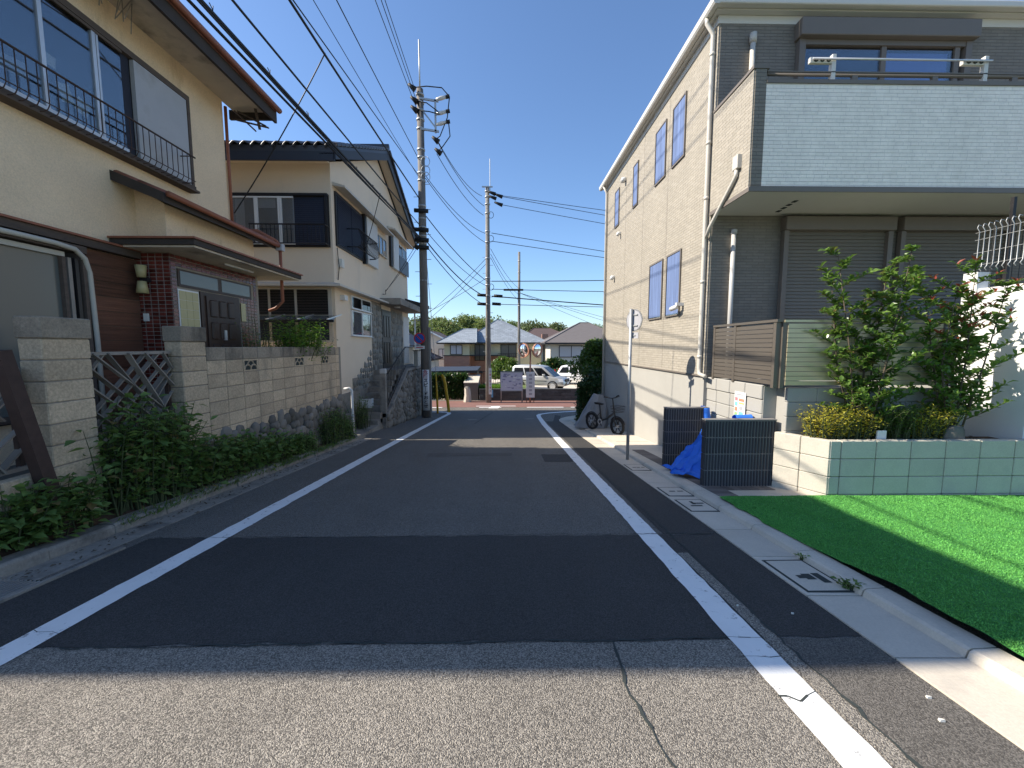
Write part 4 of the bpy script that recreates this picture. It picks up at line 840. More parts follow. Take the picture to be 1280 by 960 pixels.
ca = thing('laundry_pole_bracket', 'white folding laundry bracket on the balcony rail, left one', 'laundry bracket', (4.62, 6.05, 5.2)); 
ca['label'] = 'white laundry bracket clamped to the balcony rail next to the siding corner'
cb = thing('laundry_pole_bracket', 'white laundry bracket clamped to the balcony rail beyond the window', 'laundry bracket', (6.8, 6.05, 5.2))
for c, x in ((ca, 4.62), (cb, 6.8)):
    B(x-.03, x+.03, 6.02, 6.08, 5.2, 5.58).build('stem', 'white_trim', c, bevel=.008); a = B(x-.34, x+.03, 6.025, 6.075, 5.46, 5.54).build('arm', 'white_trim', c, bevel=.01)
    for k in range(3): MB().ring((x-.08-k*.09, 6.022, 5.5), (0, 1, 0), .03, .012, .008, 12).build('pole_hole', 'joint', a)
lp = thing('laundry_pole', 'thin steel laundry pole lying across the two balcony brackets', 'pole', (5.7, 6.05, 5.5)); MB().tube([(4.3, 6.0, 5.5), (6.85, 6.0, 5.5)], .014, 8).build('pole', 'alu', lp, True)
# upper balcony window with shutter box
w = B(4.86, 7.55, 7.08, 7.11, 4.0, 6.46).build('window', 'interior', hr)
for a in ((4.78, 4.88, 4.0, 6.46), (7.53, 7.63, 4.0, 6.46)): B(a[0], a[1], 6.99, 7.08, a[2], a[3]).build('frame', 'taupe', w)
B(4.88, 7.53, 7.0, 7.08, 6.38, 6.46).build('frame', 'taupe', w); B(4.74, 7.66, 6.9, 7.1, 6.463, 6.73).build('shutter_box', 'taupe', w, bevel=.015)
for x0, x1 in ((4.92, 6.15), (6.25, 7.4)): B(x0, x1, 7.045, 7.05, 4.1, 6.34).build('pane', 'glass_clear', w)
B(6.28, 7.3, 7.06, 7.075, 4.1, 6.3).build('curtain', 'curtain_vivid', w); B(4.92, 6.1, 7.065, 7.075, 4.1, 6.2).build('curtain', 'shutter_navy', w)
for x in (6.2, 7.42): B(x-.04, x+.04, 7.02, 7.06, 4.05, 6.38).build('mullion', 'taupe', w)
# ground floor shutters
for x0, x1 in ((4.76, 6.52), (6.76, 8.6)):
    w = B(x0, x1, 7.06, 7.11, 1.0, 3.45).build('roller_shutter', 'shutter_brown', hr); B(x0-.06, x1+.06, 6.93, 7.1, 3.45, 3.67).build('shutter_box', 'taupe', w, bevel=.012)
    for x in (x0-.05, x1-.03): B(x, x+.08, 6.98, 7.06, 1.0, 3.447).build('guide_rail', 'taupe', w)
    louvre(x0+.03, x1-.03, 1.0, 3.44, 7.06, w, 42, 'shutter_brown')
MB().tube([(3.88, 7.04, 1.0), (3.88, 7.04, 3.4)], .038, 10).build('riser_pipe', 'pvc_grey', hr, True); MB().tube([(3.88, 7.04, 3.4), (3.88, 7.04, 3.47)], .05, 10).build('pipe_cap', 'pvc_grey', hr, True)
MB().tube([(4.04, 7.04, 4.0), (4.04, 7.04, 6.42)], .04, 10).build('riser_pipe', 'pvc', hr, True); MB().tube([(4.04, 7.04, 6.42), (4.04, 7.04, 6.56)], .055, 10).build('pipe_cap', 'pvc', hr, True)
for y0, y1, z0, z1, cu in ((8.24, 8.8, 5.22, 6.34, 'curtain_sky_tint'), (9.2, 9.77, 5.22, 6.34, 'curtain_sky_tint'), (11.05, 11.4, 5.26, 6.3, 'curtain_sky_tint'), (12.82, 13.24, 5.24, 6.28, 'curtain_sky_tint'), (8.22, 8.88, 2.16, 3.4, 'curtain_sky_tint'), (9.16, 9.92, 2.16, 3.4, 'curtain_sky_tint')):
    swin(y0, y1, z0, z1, 'taupe' if z0 > 4 else 'taupe', 1, 'interior', 'glass_clear', .03, 'window', hr, RX, -1, cu)
for y, z, s in ((12.2, 6.3, .07), (12.6, 4.9, .05), (8.35, 1.95, 0), (13.2, 3.7, .06), (9.9, 2.9, 0)):
    if s: MB().tube([(RX+.01, y, z), (RX-.08, y, z), (RX-.1, y, z-.07)], s, 10).build('vent_cap', 'white_metal', hr, True)
sc = B(RX-.14, RX, 8.02, 8.1, 2.3, 2.36).build('security_camera', 'white_metal', hr); MB().tube([(RX-.12, 8.06, 2.28), (RX-.16, 8.25, 2.25)], .045, 10).build('camera_head', 'white_metal', sc, True)  # small wall camera on a bracket, no lamp
# terrace on block wall, slatted fence
tw = thing('terrace_wall', 'pale split-face block wall carrying the brown slatted terrace fence', 'wall', (3.6, 6.2, -.4))
B(3.6, 6.2, 5.57, 7.1, -1.0, .95).build('core', 'base_conc', tw); B(3.78, 6.2, 5.38, 5.569, -1.0, .95).build('core', 'base_conc', tw); tb = brick_mesh('block', .06, .4, .2, 'base_conc', .01, .003); tb2 = brick_mesh('block', .4, .06, .19, 'base_conc', .006, .001)
for r in range(7):
    for k in range(4):
        if r == 0 or True: link('block', tb, tw, rel(tw, (3.6+(.0 if r == 0 else .012), 5.78+k*.41, .87-r*.205)))
for r in range(4):
    for k in range(6): link('block', tb2, tw, rel(tw, (3.97+k*.405, 5.37, .86-r*.195)))
fe = thing('slat_fence', 'brown aluminium slatted terrace fence, its front toned pale olive for reflected turf', 'fence', (4.5, 5.8, 1))
for y in (5.36, 6.3, 6.92): B(3.56, 3.63, y-.03, y+.03, .955, 1.83).build('post', 'brown_alu', fe)
for x in (3.655, 4.75, 5.76): B(x-.025, x+.025, 5.3, 5.36, .955, 1.82).build('post', 'brown_alu', fe)
B(3.55, 3.64, 5.3, 6.95, 1.825, 1.86).build('top_rail', 'brown_alu', fe); B(3.64, 5.79, 5.28, 5.37, 1.82, 1.85).build('top_rail', 'alu_sheen_tone', fe)
for k in range(13):
    z = .995+k*.0625; B(3.565, 3.585, 5.4, 6.9, z, z+.055).build('slat', 'brown_alu', fe); B(3.69, 5.74, 5.285, 5.305, z, z+.055).build('slat', 'alu_sheen_tone', fe)
po_ = B(3.562, 3.566, 5.93, 6.22, .4, .82).build('poster', 'sign_white', tw)
for y0, y1, z0, z1, m in ((6.13, 6.2, .68, .73, 'text_red'), (6.13, 6.2, .6, .66, 'print_sky'), (6.13, 6.2, .52, .58, 'orange'), (6.13, 6.2, .44, .5, 'print_green'), (5.96, 6.1, .68, .72, 'orange'), (5.96, 6.1, .64, .66, 'print_yellow'), (6.0, 6.08, .55, .6, 'sign_grey'), (5.98, 6.09, .46, .52, 'print_sky'), (6.0, 6.18, .77, .79, 'sign_grey')): B(3.559, 3.5618, y0, y1, z0, z1).build('print', m, po_)
# planter of large blocks with an angled corner
pl = thing('planter', 'raised planter of large pale concrete blocks with an angled corner', 'planter', (5, 5, -.4))
c0, c1 = Vector((3.68, 5.42, 0)), Vector((4.0, 4.86, 0)); ptop = .345
MB().prism([(3.73, 5.4), (4.04, 4.9), (7.4, 4.9), (7.4, 5.37)], 'z', -1.0, .26).build('fill', 'mortar', pl)
MB().prism([(3.8, 5.33), (4.1, 4.98), (7.4, 4.98), (7.4, 5.33)], 'z', .2, .29).build('soil', 'soil', pl)
pb = brick_mesh('block', .43, .1, .22, 'block_new', .006, .001); pbd = brick_mesh('block', .318, .1, .22, 'block_new', .006, .001); pbh = brick_mesh('block', .13, .1, .22, 'block_new', .006, .001)
d = (c1-c0).normalized(); ang = math.atan2(d.y, d.x)
for r in range(4):
    z = ptop-.11-r*.2265
    link('block', pbh, pl, rel(pl, (4.075, 4.91, z)))
    for k in range(8): link('block', pb, pl, rel(pl, (4.365+k*.4385, 4.91, z)))
    for k in range(2): q = c0+d*(.16+k*.325)+Vector((-d.y, d.x, 0))*.045; link('block', pbd, pl, rel(pl, (q.x, q.y, z)), rot=(0, 0, ang))
ww = thing('white_retaining_wall', 'white painted retaining wall with taller end pier behind the planter shrubs', 'wall', (6.4, 5.2, .3))
B(6.55, 6.7, 4.965, 5.63, .2, 2.3).build('wall', 'white_metal', ww); B(6.53, 6.71, 5.632, 5.81, .2, 2.53).build('pier', 'white_metal', ww); B(6.7, 9, 5.2, 5.6, .2, 2.2).build('core', 'base_conc', ww)
mf = thing('mesh_fence', 'silver wire mesh fence with curled tops and black post on the white wall', 'fence', (6.4, 5.2, 2.2))
wv = MB().tube([(0, 0, 0), (-.03, 0, .03), (0, 0, .07), (0, 0, .55), (-.035, 0, .6), (-.02, 0, .64), (.02, 0, .63)], .006, 5).mesh('wire', 'galv', smooth=True)
for k in range(13): link('wire', wv, mf, rel(mf, (6.63, 4.97+k*.065, 2.55)))
for z in (2.55, 2.72, 2.9, 3.0): MB().tube([(6.636, 4.9, z+.09), (6.636, 5.8, z+.09)], .004, 5).build('cross_wire', 'galv', mf)
B(6.645, 6.685, 5.4, 5.44, 2.28, 3.45).build('post', 'black_metal', mf)
for k in range(8): MB().tube([(6.6+k*.1, 5.55, 2.2), (6.6+k*.1, 5.55, 3.2)], .004, 5).build('wire', 'black_metal', mf)
# ---- garbage enclosure screens of ribbed dark block
def screen(label, x0, x1, y0, h, loc):
    s = thing('block_screen', label, 'screen wall', (x0, y0, loc)); zb = loc; ch = h/5 if h > .95 else h/4; n = 5 if h > .95 else 4
    B(x0+.01, x1, y0+.012, y0+.098, zb-.03, zb+h-.004).build('core', 'screen_joint', s)
    k = int((x1-x0)/.042); rm = MB()
    for i in range(k): x = x0+.02+i*.042; rm.prism([(x, y0+.03), (x+.006, y0), (x+.025, y0), (x+.031, y0+.03)], 'z', 0, ch-.016)
    rm.box(x0, x0+.012, y0+.004, y0+.1, 0, ch-.012)
    for i in range(k): x = x0+.02+i*.042; rm.prism([(x, y0+.08), (x+.031, y0+.08), (x+.025, y0+.11), (x+.006, y0+.11)], 'z', 0, ch-.012)
    me = rm.mesh('ribbed_block', 'screen')
    me.transform(Matrix.Translation((-x0, -y0, 0)))
    for c in range(n): link('ribbed_block', me, s, (0, 0, c*ch))
    B(x0-.004, x1, y0-.002, y0+.112, zb+h-.003, zb+h+.012).build('cap', 'screen_joint', s)
    return s
screen('dark ribbed block screen beside the angled planter corner', 2.74, 3.72, 5.44, .92, gz(5.44)+.06)
screen('dark ribbed block screen standing nearest the silver sign post', 2.74, 3.48, 6.82, 1.0, gz(6.82)+.06)
# ---- blue garbage net draped between the screens
def drape(name, label, cat, rings, m, seed, fold=.03, closed=False, smooth=True, thick=.004):
    """rings: list of lists of (x,y,z) all same length"""
    mb = MB(); n = len(rings[0]); vs = []
    for i, r in enumerate(rings):
        for j, p in enumerate(r):
            q = Vector(p); nn = noise.noise_vector((q.x*5+seed, q.y*5, q.z*4)); n2 = noise.noise_vector((q.x*14+seed, q.y*14, q.z*7)); n3 = noise.noise_vector((q.x*30+seed, q.y*30, q.z*12)); q2 = q+nn*fold+n2*fold*.6+n3*fold*.3; q2.z = max(q2.z, min(q.z, rings[-1][0][2]+.0)-.02); vs.append(q2)
    e = n if closed else n-1
    mb.add(vs, [(i*n+j, i*n+(j+1) % n, (i+1)*n+(j+1) % n, (i+1)*n+j) for i in range(len(rings)-1) for j in range(e)])
    o = mb.build(name, m, None, smooth, origin=tuple(rings[-1][0])); ident(o, None, label, cat)
    o.modifiers.new('solid', 'SOLIDIFY').thickness = thick; ss = o.modifiers.new('sub', 'SUBSURF'); ss.levels = 1; ss.render_levels = 1; return o
zg = lambda y: gz(y)+.065
rings = []
for i in range(22):
    t = i/21; rr = []
    for j in range(32):
        s = j/31; tx, ty_ = 3.3-.18*s, 6.72-.6*s; bx = 2.56+.55*max(0, s*1.6-.6)+.1*math.sin(s*9); by = 6.5-.98*s+.05*math.sin(s*31)*t
        zt = gz(6.4)+.7-.12*s; zb = zg(by)+.035+.03*math.sin(s*23)
        tt = t**.8; x = tx+(bx-tx)*(tt**1.3); y = ty_+(by-ty_)*tt; z = zt+(zb-zt)*min(1, tt*1.12)
        if tt > .88: z += .04*math.sin((tt-.88)*26)
        rr.append((x, y, max(z, zb)))
    rings.append(rr)
drape('garbage_net', 'bright blue garbage net slumped between the dark ribbed screens', 'net', rings, 'net_blue', 3, .07)
rings = []
for i in range(6):
    a = i/5; rings.append([(3.44+.06*math.cos(t), 6.87+.09*math.sin(t), gz(6.82)+1.09-.28*a-(.03 if i == 0 else 0)) for t in np.linspace(0, 6.1, 12)])
drape('net_bundle', 'blue net end hung over the top of the ribbed screen', 'net', rings, 'net_blue', 8, .03, True)
rings = [[(3.3+i*.05, 5.75+.08*math.sin(t), gz(5.7)+.98+.04*math.cos(t)) for t in np.linspace(0, 6.1, 10)] for i in range(6)]
drape('net_bundle', 'small blue net roll peeping over the screen below the poster', 'net', rings, 'net_blue', 12, .025, True)
# ================================================ utility poles and wires
def utility_pole(label, x, y, zb, zt, r0, r1, m='pole', group=None):
    t = thing('utility_pole', label, 'utility pole', (x, y, zb), 0, group)
    MB().tube([(x, y, zb-.3), (x, y, (zb+zt)/2), (x, y, zt)], [r0, (r0+r1)/2, r1], 14).build('shaft', m, t, True); return t
def bands(t, x, y, zs, r):
    for z in zs: MB().tube([(x, y, z), (x, y, z+.06)], r, 12).build('band', 'galv', t, True)
X1, Y1 = -3.38, 17.4; up = utility_pole('tall utility pole with speed warning plate and round no-parking sign', X1, Y1, gz(17.3), 11.75, .19, .13, 'pole_dark')
bands(up, X1, Y1, (11.5, 11.2, 10.9, 10.55, 10.2, 9.4, 9.1, 8.5, 8.2, 7.2, 6.7, 6.35, 6.0, 5.7, 4.2), .165)
MB().tube([(X1, Y1, 11.7), (X1, Y1, 13.6)], .03, 6).build('lightning_rod', 'galv', up, True)
br = MB(); 
for z in (11.35, 10.2): br.bar((X1, Y1-.1, z), (X1+.75, Y1-.1, z-.1), .07, .07)
br.bar((X1+.62, Y1-.1, 11.3), (X1+.62, Y1-.1, 10.05), .07, .07); br.bar((X1+.1, Y1-.1, 10.9), (X1+.62, Y1-.1, 10.25), .05, .05); br.build('bracket', 'galv', up)
for z in (11.3, 10.75, 10.35):
    i_ = MB().tube([(X1+.65, Y1-.12, z), (X1+.85, Y1-.12, z+.05), (X1+1.05, Y1-.12, z+.1)], [.05, .08, .06], 10).build('insulator', 'porcelain', up, True); MB().tube([(X1+1.05, Y1-.12, z+.1), (X1+1.2, Y1-.12, z+.13)], .075, 8).build('cap', 'black_rubber', i_)
for z, dx in ((11.72, -.28), (11.25, -.2), (10.9, -.2), (9.75, .62), (9.3, .72)): MB().tube([(X1+dx-.12, Y1-.25, z+.08), (X1+dx+.12, Y1-.2, z-.1)], [.05, .12], 8).build('strain_insulator', 'black_rubber', up, True)
for pts in ([(X1-.2, Y1-.2, 11.7), (X1+.3, Y1-.2, 11.75), (X1+.9, Y1-.2, 11.7), (X1+1.15, Y1-.15, 11.45)], [(X1-.2, Y1-.2, 11.2), (X1+.3, Y1-.25, 11.1), (X1+.75, Y1-.2, 10.8)], [(X1-.2, Y1-.2, 10.85), (X1+.4, Y1-.3, 10.75), (X1+.8, Y1-.2, 10.7)], [(X1+1.2, Y1-.15, 11.4), (X1+1.1, Y1-.15, 10.6), (X1+.8, Y1-.15, 9.9), (X1+.62, Y1-.2, 9.75)], [(X1+1.15, Y1-.15, 10.4), (X1+1.2, Y1-.15, 9.9), (X1+.9, Y1-.15, 9.5), (X1+.72, Y1-.2, 9.3)]): MB().tube(pts, .022, 5).build('jumper_cable', 'black_rubber', up, True)
for z in (8.9, 8.55, 8.3):
    MB().tube([(X1+.2+.18*math.cos(a), Y1-.2, z+.2*math.sin(a)) for a in np.linspace(0, 7.5, 16)], .012, 4).build('wire_coil', 'galv', up, True)
for k in range(12): s = 1 if k % 2 else -1; MB().tube([(X1, Y1, 2.6+k*.5), (X1+s*.34, Y1, 2.6+k*.5)], .012, 5).build('step_bolt', 'galv', up)
for z in (6.25, 5.85, 5.55, 7.0): MB().tube([(X1-.28, Y1-.22, z), (X1+.28, Y1-.22, z-.03)], .085, 8).build('cable_closure', 'black_rubber', up, True)
B(X1+.16, X1+.24, Y1-.1, Y1+.1, -1.55, 2.3).build('cable_guard', 'pole', up)
# speed warning plate wrapped on the pole
sp = MB(); n = 9; rr = .215; A = np.linspace(-.75, .75, n)
sp.add([(X1+.04+rr*math.sin(a), Y1-rr*math.cos(a), z) for z in (-1.2, .53) for a in A], [(i, i+1, n+i+1, n+i) for i in range(n-1)]); sp = sp.build('warning_plate', 'sign_white', up, True)
sp.modifiers.new('solid', 'SOLIDIFY').thickness = .006
for i, ch in enumerate('危険スピ｜ドおとせ'):
    me = text_mesh(ch, .17, 'text_red' if i < 2 else 'text_black', .003); o = link('letter', me, sp, rel(up, (X1+.045, Y1-rr-.008, .42-i*.18)), rot=(R(90), 0, 0), scale=(1.15, 1.05, 1))
np_ = thing('no_parking_sign', 'round blue and red no-parking sign clamped to the tall utility pole', 'sign', (-3.54, 17.12, 1.84))
MB().ring((-3.54, 17.12, 1.84), (0, 1, 0), .235, 0, .01, 28).build('disc', 'sign_red', np_); MB().ring((-3.54, 17.108, 1.84), (0, 1, 0), .185, 0, .008, 28).build('field', 'sign_blue', np_)
MB().bar((-3.67, 17.098, 1.97), (-3.41, 17.098, 1.71), .01, .045, up=(1, 0, 1)).build('slash', 'sign_red', np_)
pp = B(-3.75, -3.33, 17.11, 17.12, 1.4, 1.53).build('arrow_plate', 'sign_white', np_); B(-3.68, -3.4, 17.102, 17.11, 1.45, 1.48).build('arrow', 'sign_red', pp)
MB().tube([(-3.54, 17.14, 1.35), (-3.54, 17.14, 2.1)], .022, 6).build('mount', 'galv', np_)
MB().bar((-3.54, 17.15, 1.9), (-3.4, 17.25, 1.9), .03, .03).build('mount_arm', 'galv', np_)
X2, Y2 = -.97, 24.0; up2 = utility_pole('pale concrete utility pole across the junction beside the map board', X2, Y2, -1.81, 10.5, .17, .11)
bands(up2, X2, Y2, (10.2, 9.9, 9.5, 9.0, 8.0, 7.4, 6.5, 5.4, 5.0, 4.4, 3.9, 2.0), .15); MB().tube([(X2+.15, Y2, 10.3), (X2+.15, Y2, 12)], .025, 6).build('lightning_rod', 'galv', up2)
MB().bar((X2-.3, Y2-.1, 10.45), (X2+.3, Y2-.1, 10.45), .06, .06).build('crossarm', 'galv', up2)
for z, dx in ((9.95, .7), (9.5, .7), (9.85, .35), (10.1, .3)): MB().tube([(X2+dx-.3, Y2-.1, z+.12), (X2+dx+.15, Y2-.1, z-.05)], [.05, .11], 8).build('strain_insulator', 'black_rubber', up2, True)
for z, dx in ((4.45, -.35), (3.95, -.35), (4.4, .6), (3.95, .5)): MB().tube([(X2+dx-.25, Y2-.2, z), (X2+dx+.25, Y2-.2, z-.03)], .085, 8).build('cable_closure', 'black_rubber', up2, True)
for z in (8.9, 7.6, 4.9): MB().tube([(X2+.2+.15*math.cos(a), Y2-.15, z+.18*math.sin(a)) for a in np.linspace(0, 7, 14)], .014, 4).build('wire_coil', 'black_rubber', up2)
for k in range(13): s = 1 if k % 2 else -1; MB().tube([(X2, Y2, 1.2+k*.45), (X2+s*.3, Y2, 1.2+k*.45)], .012, 4).build('step_bolt', 'galv', up2)
B(X2+.03, X2+.2, Y2-.19, Y2-.17, -1.3, .25).build('notice_strip', 'sign_white', up2)
for k in range(7): B(X2+.08, X2+.15, Y2-.195, Y2-.191, -1.15+k*.19, -1.03+k*.19).build('print', 'text_red' if k % 2 else 'sign_grey', up2)
up3 = utility_pole('slim grey utility pole standing behind the silver van', 1.32, 38, -3.8, 10.05, .15, .11)
bands(up3, 1.32, 38, (9.2, 8.2, 6.4, 5.2), .14); MB().bar((-.1, 37.9, 6.65), (1.7, 37.9, 6.65), .16, .16).build('cable_closure', 'black_rubber', up3)
def wire(p, q, s, r, label, group, m='black_rubber', n=14): o = MB().tube(sag(p, q, s, n), r, 5).build('overhead_wire', m, None, True, origin=p); return ident(o, None, label, 'wire', group)
LS = {5.95: 'thickest strand of the lashed black cable bundle along the street', 5.9: 'medium strand hanging in the lashed cable bundle along the street', 5.86: 'thinnest strand drooping below the lashed cable bundle along the street', 6.43: 'black street wire meeting the tall pole just above the cable bundle', 7.48: 'thick black street wire from which a service drop leaves to the old house', 8.38: 'thin steep street wire meeting the tall pole by its wire coils', 9.03: 'thin street wire meeting the tall pole below its bracket', 8.3: 'hair-thin street wire meeting the tall pole beside the coils'}
G1 = 'wires running along the street to the tall pole'; L1 = 'black overhead wire along the street meeting the tall pole below its brackets'; L0 = 'thin power line along the street ending at the tall pole top'
for pz, end, s, r in ((5.95, (-3.54, -9, 5.13), .1, .028), (5.9, (-3.66, -9, 5.05), .12, .02), (5.86, (-3.45, -9, 5.2), .16, .014), (6.43, (-3.55, -9, 5.55), .1, .018), (7.48, (-3.48, -9, 6.79), .15, .024), (8.38, (-3.69, -9, 5.6), .05, .013), (9.03, (-3.87, -9, 9.06), .2, .013), (8.3, (-3.3, -9, 7.0), .2, .008)): wire((-3.46, 17.3, pz), end, s, r, LS[pz], G1)
for k, (x0, z0, end) in enumerate(((-3.5, 10.95, (-3.63, -9, 11.51)), (-3.52, 11.3, (-3.4, -9, 12.04)), (-3.58, 11.74, (-3.28, -9, 12.33)))): wire((x0, 17.2, z0), end, .2, .012, L0, 'power lines along the street')
sp_ = MB()
for k in range(22): t = k/22; p = Vector((-3.47, 17.3, 5.93)).lerp(Vector((-3.54, -9, 5.1)), t); sp_.tube([p+Vector((0, .02, .03)), p+Vector((.01, 0, -.035)), p+Vector((-.01, -.03, .03))], .006, 4)
ident(sp_.build('cable_lashing', 'black_rubber', None, origin=(-3.47, 17.3, 5.93)), 'stuff', 'black lashing clips wound along the thick street cable', 'cable clips')
L2 = 'black overhead wire spanning between the tall pole and the concrete pole'; G2 = 'wires between the two junction poles'
for p, q, s, r in (((-2.66, 17.3, 9.7), (-1.28, 23.9, 9.95), .35, .014), ((-2.66, 17.3, 9.65), (-1.15, 23.9, 9.4), .3, .014), ((-2.73, 17.3, 9.25), (-1.2, 23.9, 8.9), .3, .014), ((-3.2, 17.3, 8.4), (-1.1, 23.9, 7.9), .35, .014), ((-3.2, 17.3, 8.3), (-1.1, 23.9, 7.4), .3, .014), ((-3.2, 17.3, 6.8), (-1.1, 23.9, 5.3), .2, .02), ((-3.2, 17.3, 6.2), (-1.1, 23.9, 5.0), .25, .014), ((-3.2, 17.3, 5.8), (-1.3, 23.8, 4.45), .25, .026), ((-3.2, 17.3, 5.6), (-1.3, 23.8, 3.95), .25, .018)): wire(p, q, s, r, 'power line from the tall pole brackets to the concrete pole top' if p[2] > 9 else 'wire from the tall pole coils to the middle of the concrete pole' if p[2] > 8 else 'cable from the tall pole closures to the lower concrete pole' if r < .02 else 'thick cable from the tall pole closures to the lower concrete pole', G2)
L3 = 'black overhead wire running from the concrete pole along the cross street'; G3 = 'wires along the cross street'
for z0, dz, x0, s, r in ((10.0, -1.1, -.1, .1, .016), (9.95, -2.0, -.1, .1, .016), (9.5, -2.2, -.1, .1, .016), (7.95, -2.2, -.75, .1, .018), (7.5, -1.9, -.75, .1, .018), (5.25, 1.6, -.75, .2, .024), (4.8, .5, -.75, .1, .02), (4.4, -1.0, -.75, .1, .032), (3.95, .2, -.75, .1, .018)): wire((x0, 24, z0), (24, 29, z0+dz), s, r, 'power line from the concrete pole top along the cross street' if z0 > 9 else 'wire from the middle of the concrete pole along the cross street' if z0 > 7 else 'thick low cable from the concrete pole along the cross street' if r > .023 else 'thin low wire from the concrete pole along the cross street', G3)
for z0, z1 in ((7.1, 7.2), (6.8, 6.6), (6.6, 6.1)): wire((-.8, 24.1, z0), (1.3, 37.9, z1-.4), .3, .014, 'thin wire between the concrete pole and the slim grey pole', 'wires to the slim grey pole')
for z1, x1, y1 in ((2.9, 20, 48), (2.5, 19, 48), (1.7, 17, 48)): wire((1.35, 38, 6.4), (x1, y1, z1), .2, .016, 'thin wire descending from the slim grey pole past the houses', 'wires to the slim grey pole')
for q, z in (((-9.5, 33, 2.0), 6.5), ((-10, 33, 1.0), 6.2), ((-12, 30, 1.6), 5.4)): wire((-1.1, 24.0, z), q, .5, .014, 'thin service wire from the concrete pole to roofs on the cross street', 'service wires to the cross street')
wire((-3.5, 17.3, 5.9), (-4.68, 16.4, 3.65), .05, .01, 'service drop from the tall pole to the cream house canopy bracket', 'service drops to houses'); wire((-3.5, 17.3, 5.7), (-4.66, 16.4, 3.7), .08, .01, 'service drop from the tall pole to the cream house canopy bracket', 'service drops to houses')
wire((-3.5, 8.6, 7.22), (-5.7, 9.0, 4.3), .1, .012, 'thin service wire dropping from the street cable to the old house corner', None)
wire((-3.5, 12.0, 5.8), (-4.75, 14.0, 4.35), .06, .01, 'thin service wire from the street cable to the cream house shutter', None)
# ================================================ silver sign post on the right kerb
ss = thing('road_sign', 'silver sign post with a round sign seen from behind beside the gutter', 'sign', (2.36, 7.66, gz(7.66)))
MB().tube([(2.36, 7.66, gz(7.66)-.1), (2.36, 7.66, 2.2)], .03, 10).build('post', 'galv', ss, True)
ax = Vector((.9, .43, 0)).normalized(); c = Vector((2.41, 7.64, 1.99))
MB().ring(c, ax, .2, 0, .006, 28).build('disc', 'sign_grey', ss); MB().ring(c+ax*.005, ax, .205, .185, .016, 28).build('rim', 'galv', ss)
t_ = Vector((-ax.y, ax.x, 0))
for dz in (.1, -.1): MB().bar(c-t_*.1-ax*.012+Vector((0, 0, dz)), c+t_*.08-ax*.012+Vector((0, 0, dz)), .014, .022).build('clamp', 'galv', ss)
c2 = c+Vector((0, 0, -.28)); MB().bar(c2-t_*.12, c2+t_*.12, .008, .11).build('plate', 'sign_grey', ss); MB().bar(c2-t_*.05-ax*.01, c2+t_*.05-ax*.01, .012, .02).build('clamp', 'galv', ss)
# ================================================ bicycle and covered bicycle
bk = thing('bicycle', 'black folding bicycle with front basket parked beside the beige house wall', 'bicycle', (2.86, 11.55, gz(11.55)+.06), math.atan2(-.85, .52), rot=None); bk.rotation_euler = (math.atan(-SL*.82)*.0, math.atan(SL*.85)*-1*-1*0, math.atan2(-.85, .52))
LOC[bk.name] = Vector()
for x in (-.5, .5):
    w = MB().ring((x, 0, .25), (0, 1, 0), .25, .205, .045, 28).build('wheel', 'tyre', bk); MB().ring((x, 0, .25), (0, 1, 0), .205, .185, .025, 24).build('rim', 'bike_black', w)
    MB().ring((x, 0, .25), (0, 1, 0), .045, 0, .07, 12).build('hub', 'alu', w)
    for k in range(6): a = k*math.pi/3; MB().bar((x+.03*math.cos(a), 0, .25+.03*math.sin(a)), (x+.19*math.cos(a+.25), 0, .25+.19*math.sin(a+.25)), .018, .022, up=(0, 1, 0)).build('spoke', 'bike_black', w)
    pts = [(x+.275*math.cos(a), 0, .25+.275*math.sin(a)) for a in np.linspace(.2 if x < 0 else .3, 2.9 if x < 0 else 2.6, 12)]; MB().tube(pts, .018, 6).build('mudguard', 'bike_black', bk, True)
MB().tube([(.38, 0, .62), (.1, 0, .42), (-.12, 0, .32)], .03, 8).tube([(-.12, 0, .3), (-.2, 0, .78)], .022, 8).tube([(-.12, 0, .3), (-.5, .05, .25)], .013, 6).tube([(-.2, .03, .55), (-.5, .05, .25)], .01, 6).tube([(.36, 0, .72), (.4, 0, .55), (.42, .05, .42), (.5, .05, .25)], .018, 6).tube([(.4, 0, .55), (.42, -.05, .42), (.5, -.05, .25)], .014, 6).tube([(-.12, 0, .3), (-.5, -.05, .25)], .013, 6).build('frame', 'bike_black', bk, True)
MB().tube([(.36, 0, .7), (.3, 0, 1.02)], .018, 8).tube([(.3, -.27, 1.06), (.32, -.1, 1.03), (.3, 0, 1.02), (.32, .1, 1.03), (.3, .27, 1.06)], .013, 6).build('handlebar', 'bike_black', bk, True)
for s in (-1, 1): MB().tube([(.28, s*.17, 1.055), (.26, s*.29, 1.07)], .019, 6).build('grip', 'black_rubber', bk)
MB().add([(-.36, -.08, .84), (-.36, .08, .84), (-.12, .03, .83), (.0, .018, .82), (.0, -.018, .82), (-.12, -.03, .83), (-.34, -.06, .78), (-.34, .06, .78), (-.1, .015, .78), (-.1, -.015, .78)], [(0, 5, 2, 1), (5, 4, 3, 2), (0, 1, 7, 6), (6, 7, 8, 9), (1, 2, 8, 7), (0, 6, 9, 5), (2, 3, 8), (5, 9, 4), (3, 4, 9, 8)]).build('saddle', 'black_rubber', bk, bevel=.01)
bs = MB()
for z, s in ((.66, .85), (.74, .92), (.82, 1)): bs.tube([(.5-.13*s, -.15*s, z), (.5+.13*s, -.15*s, z), (.5+.13*s, .15*s, z), (.5-.13*s, .15*s, z), (.5-.13*s, -.15*s, z)], .006, 4)
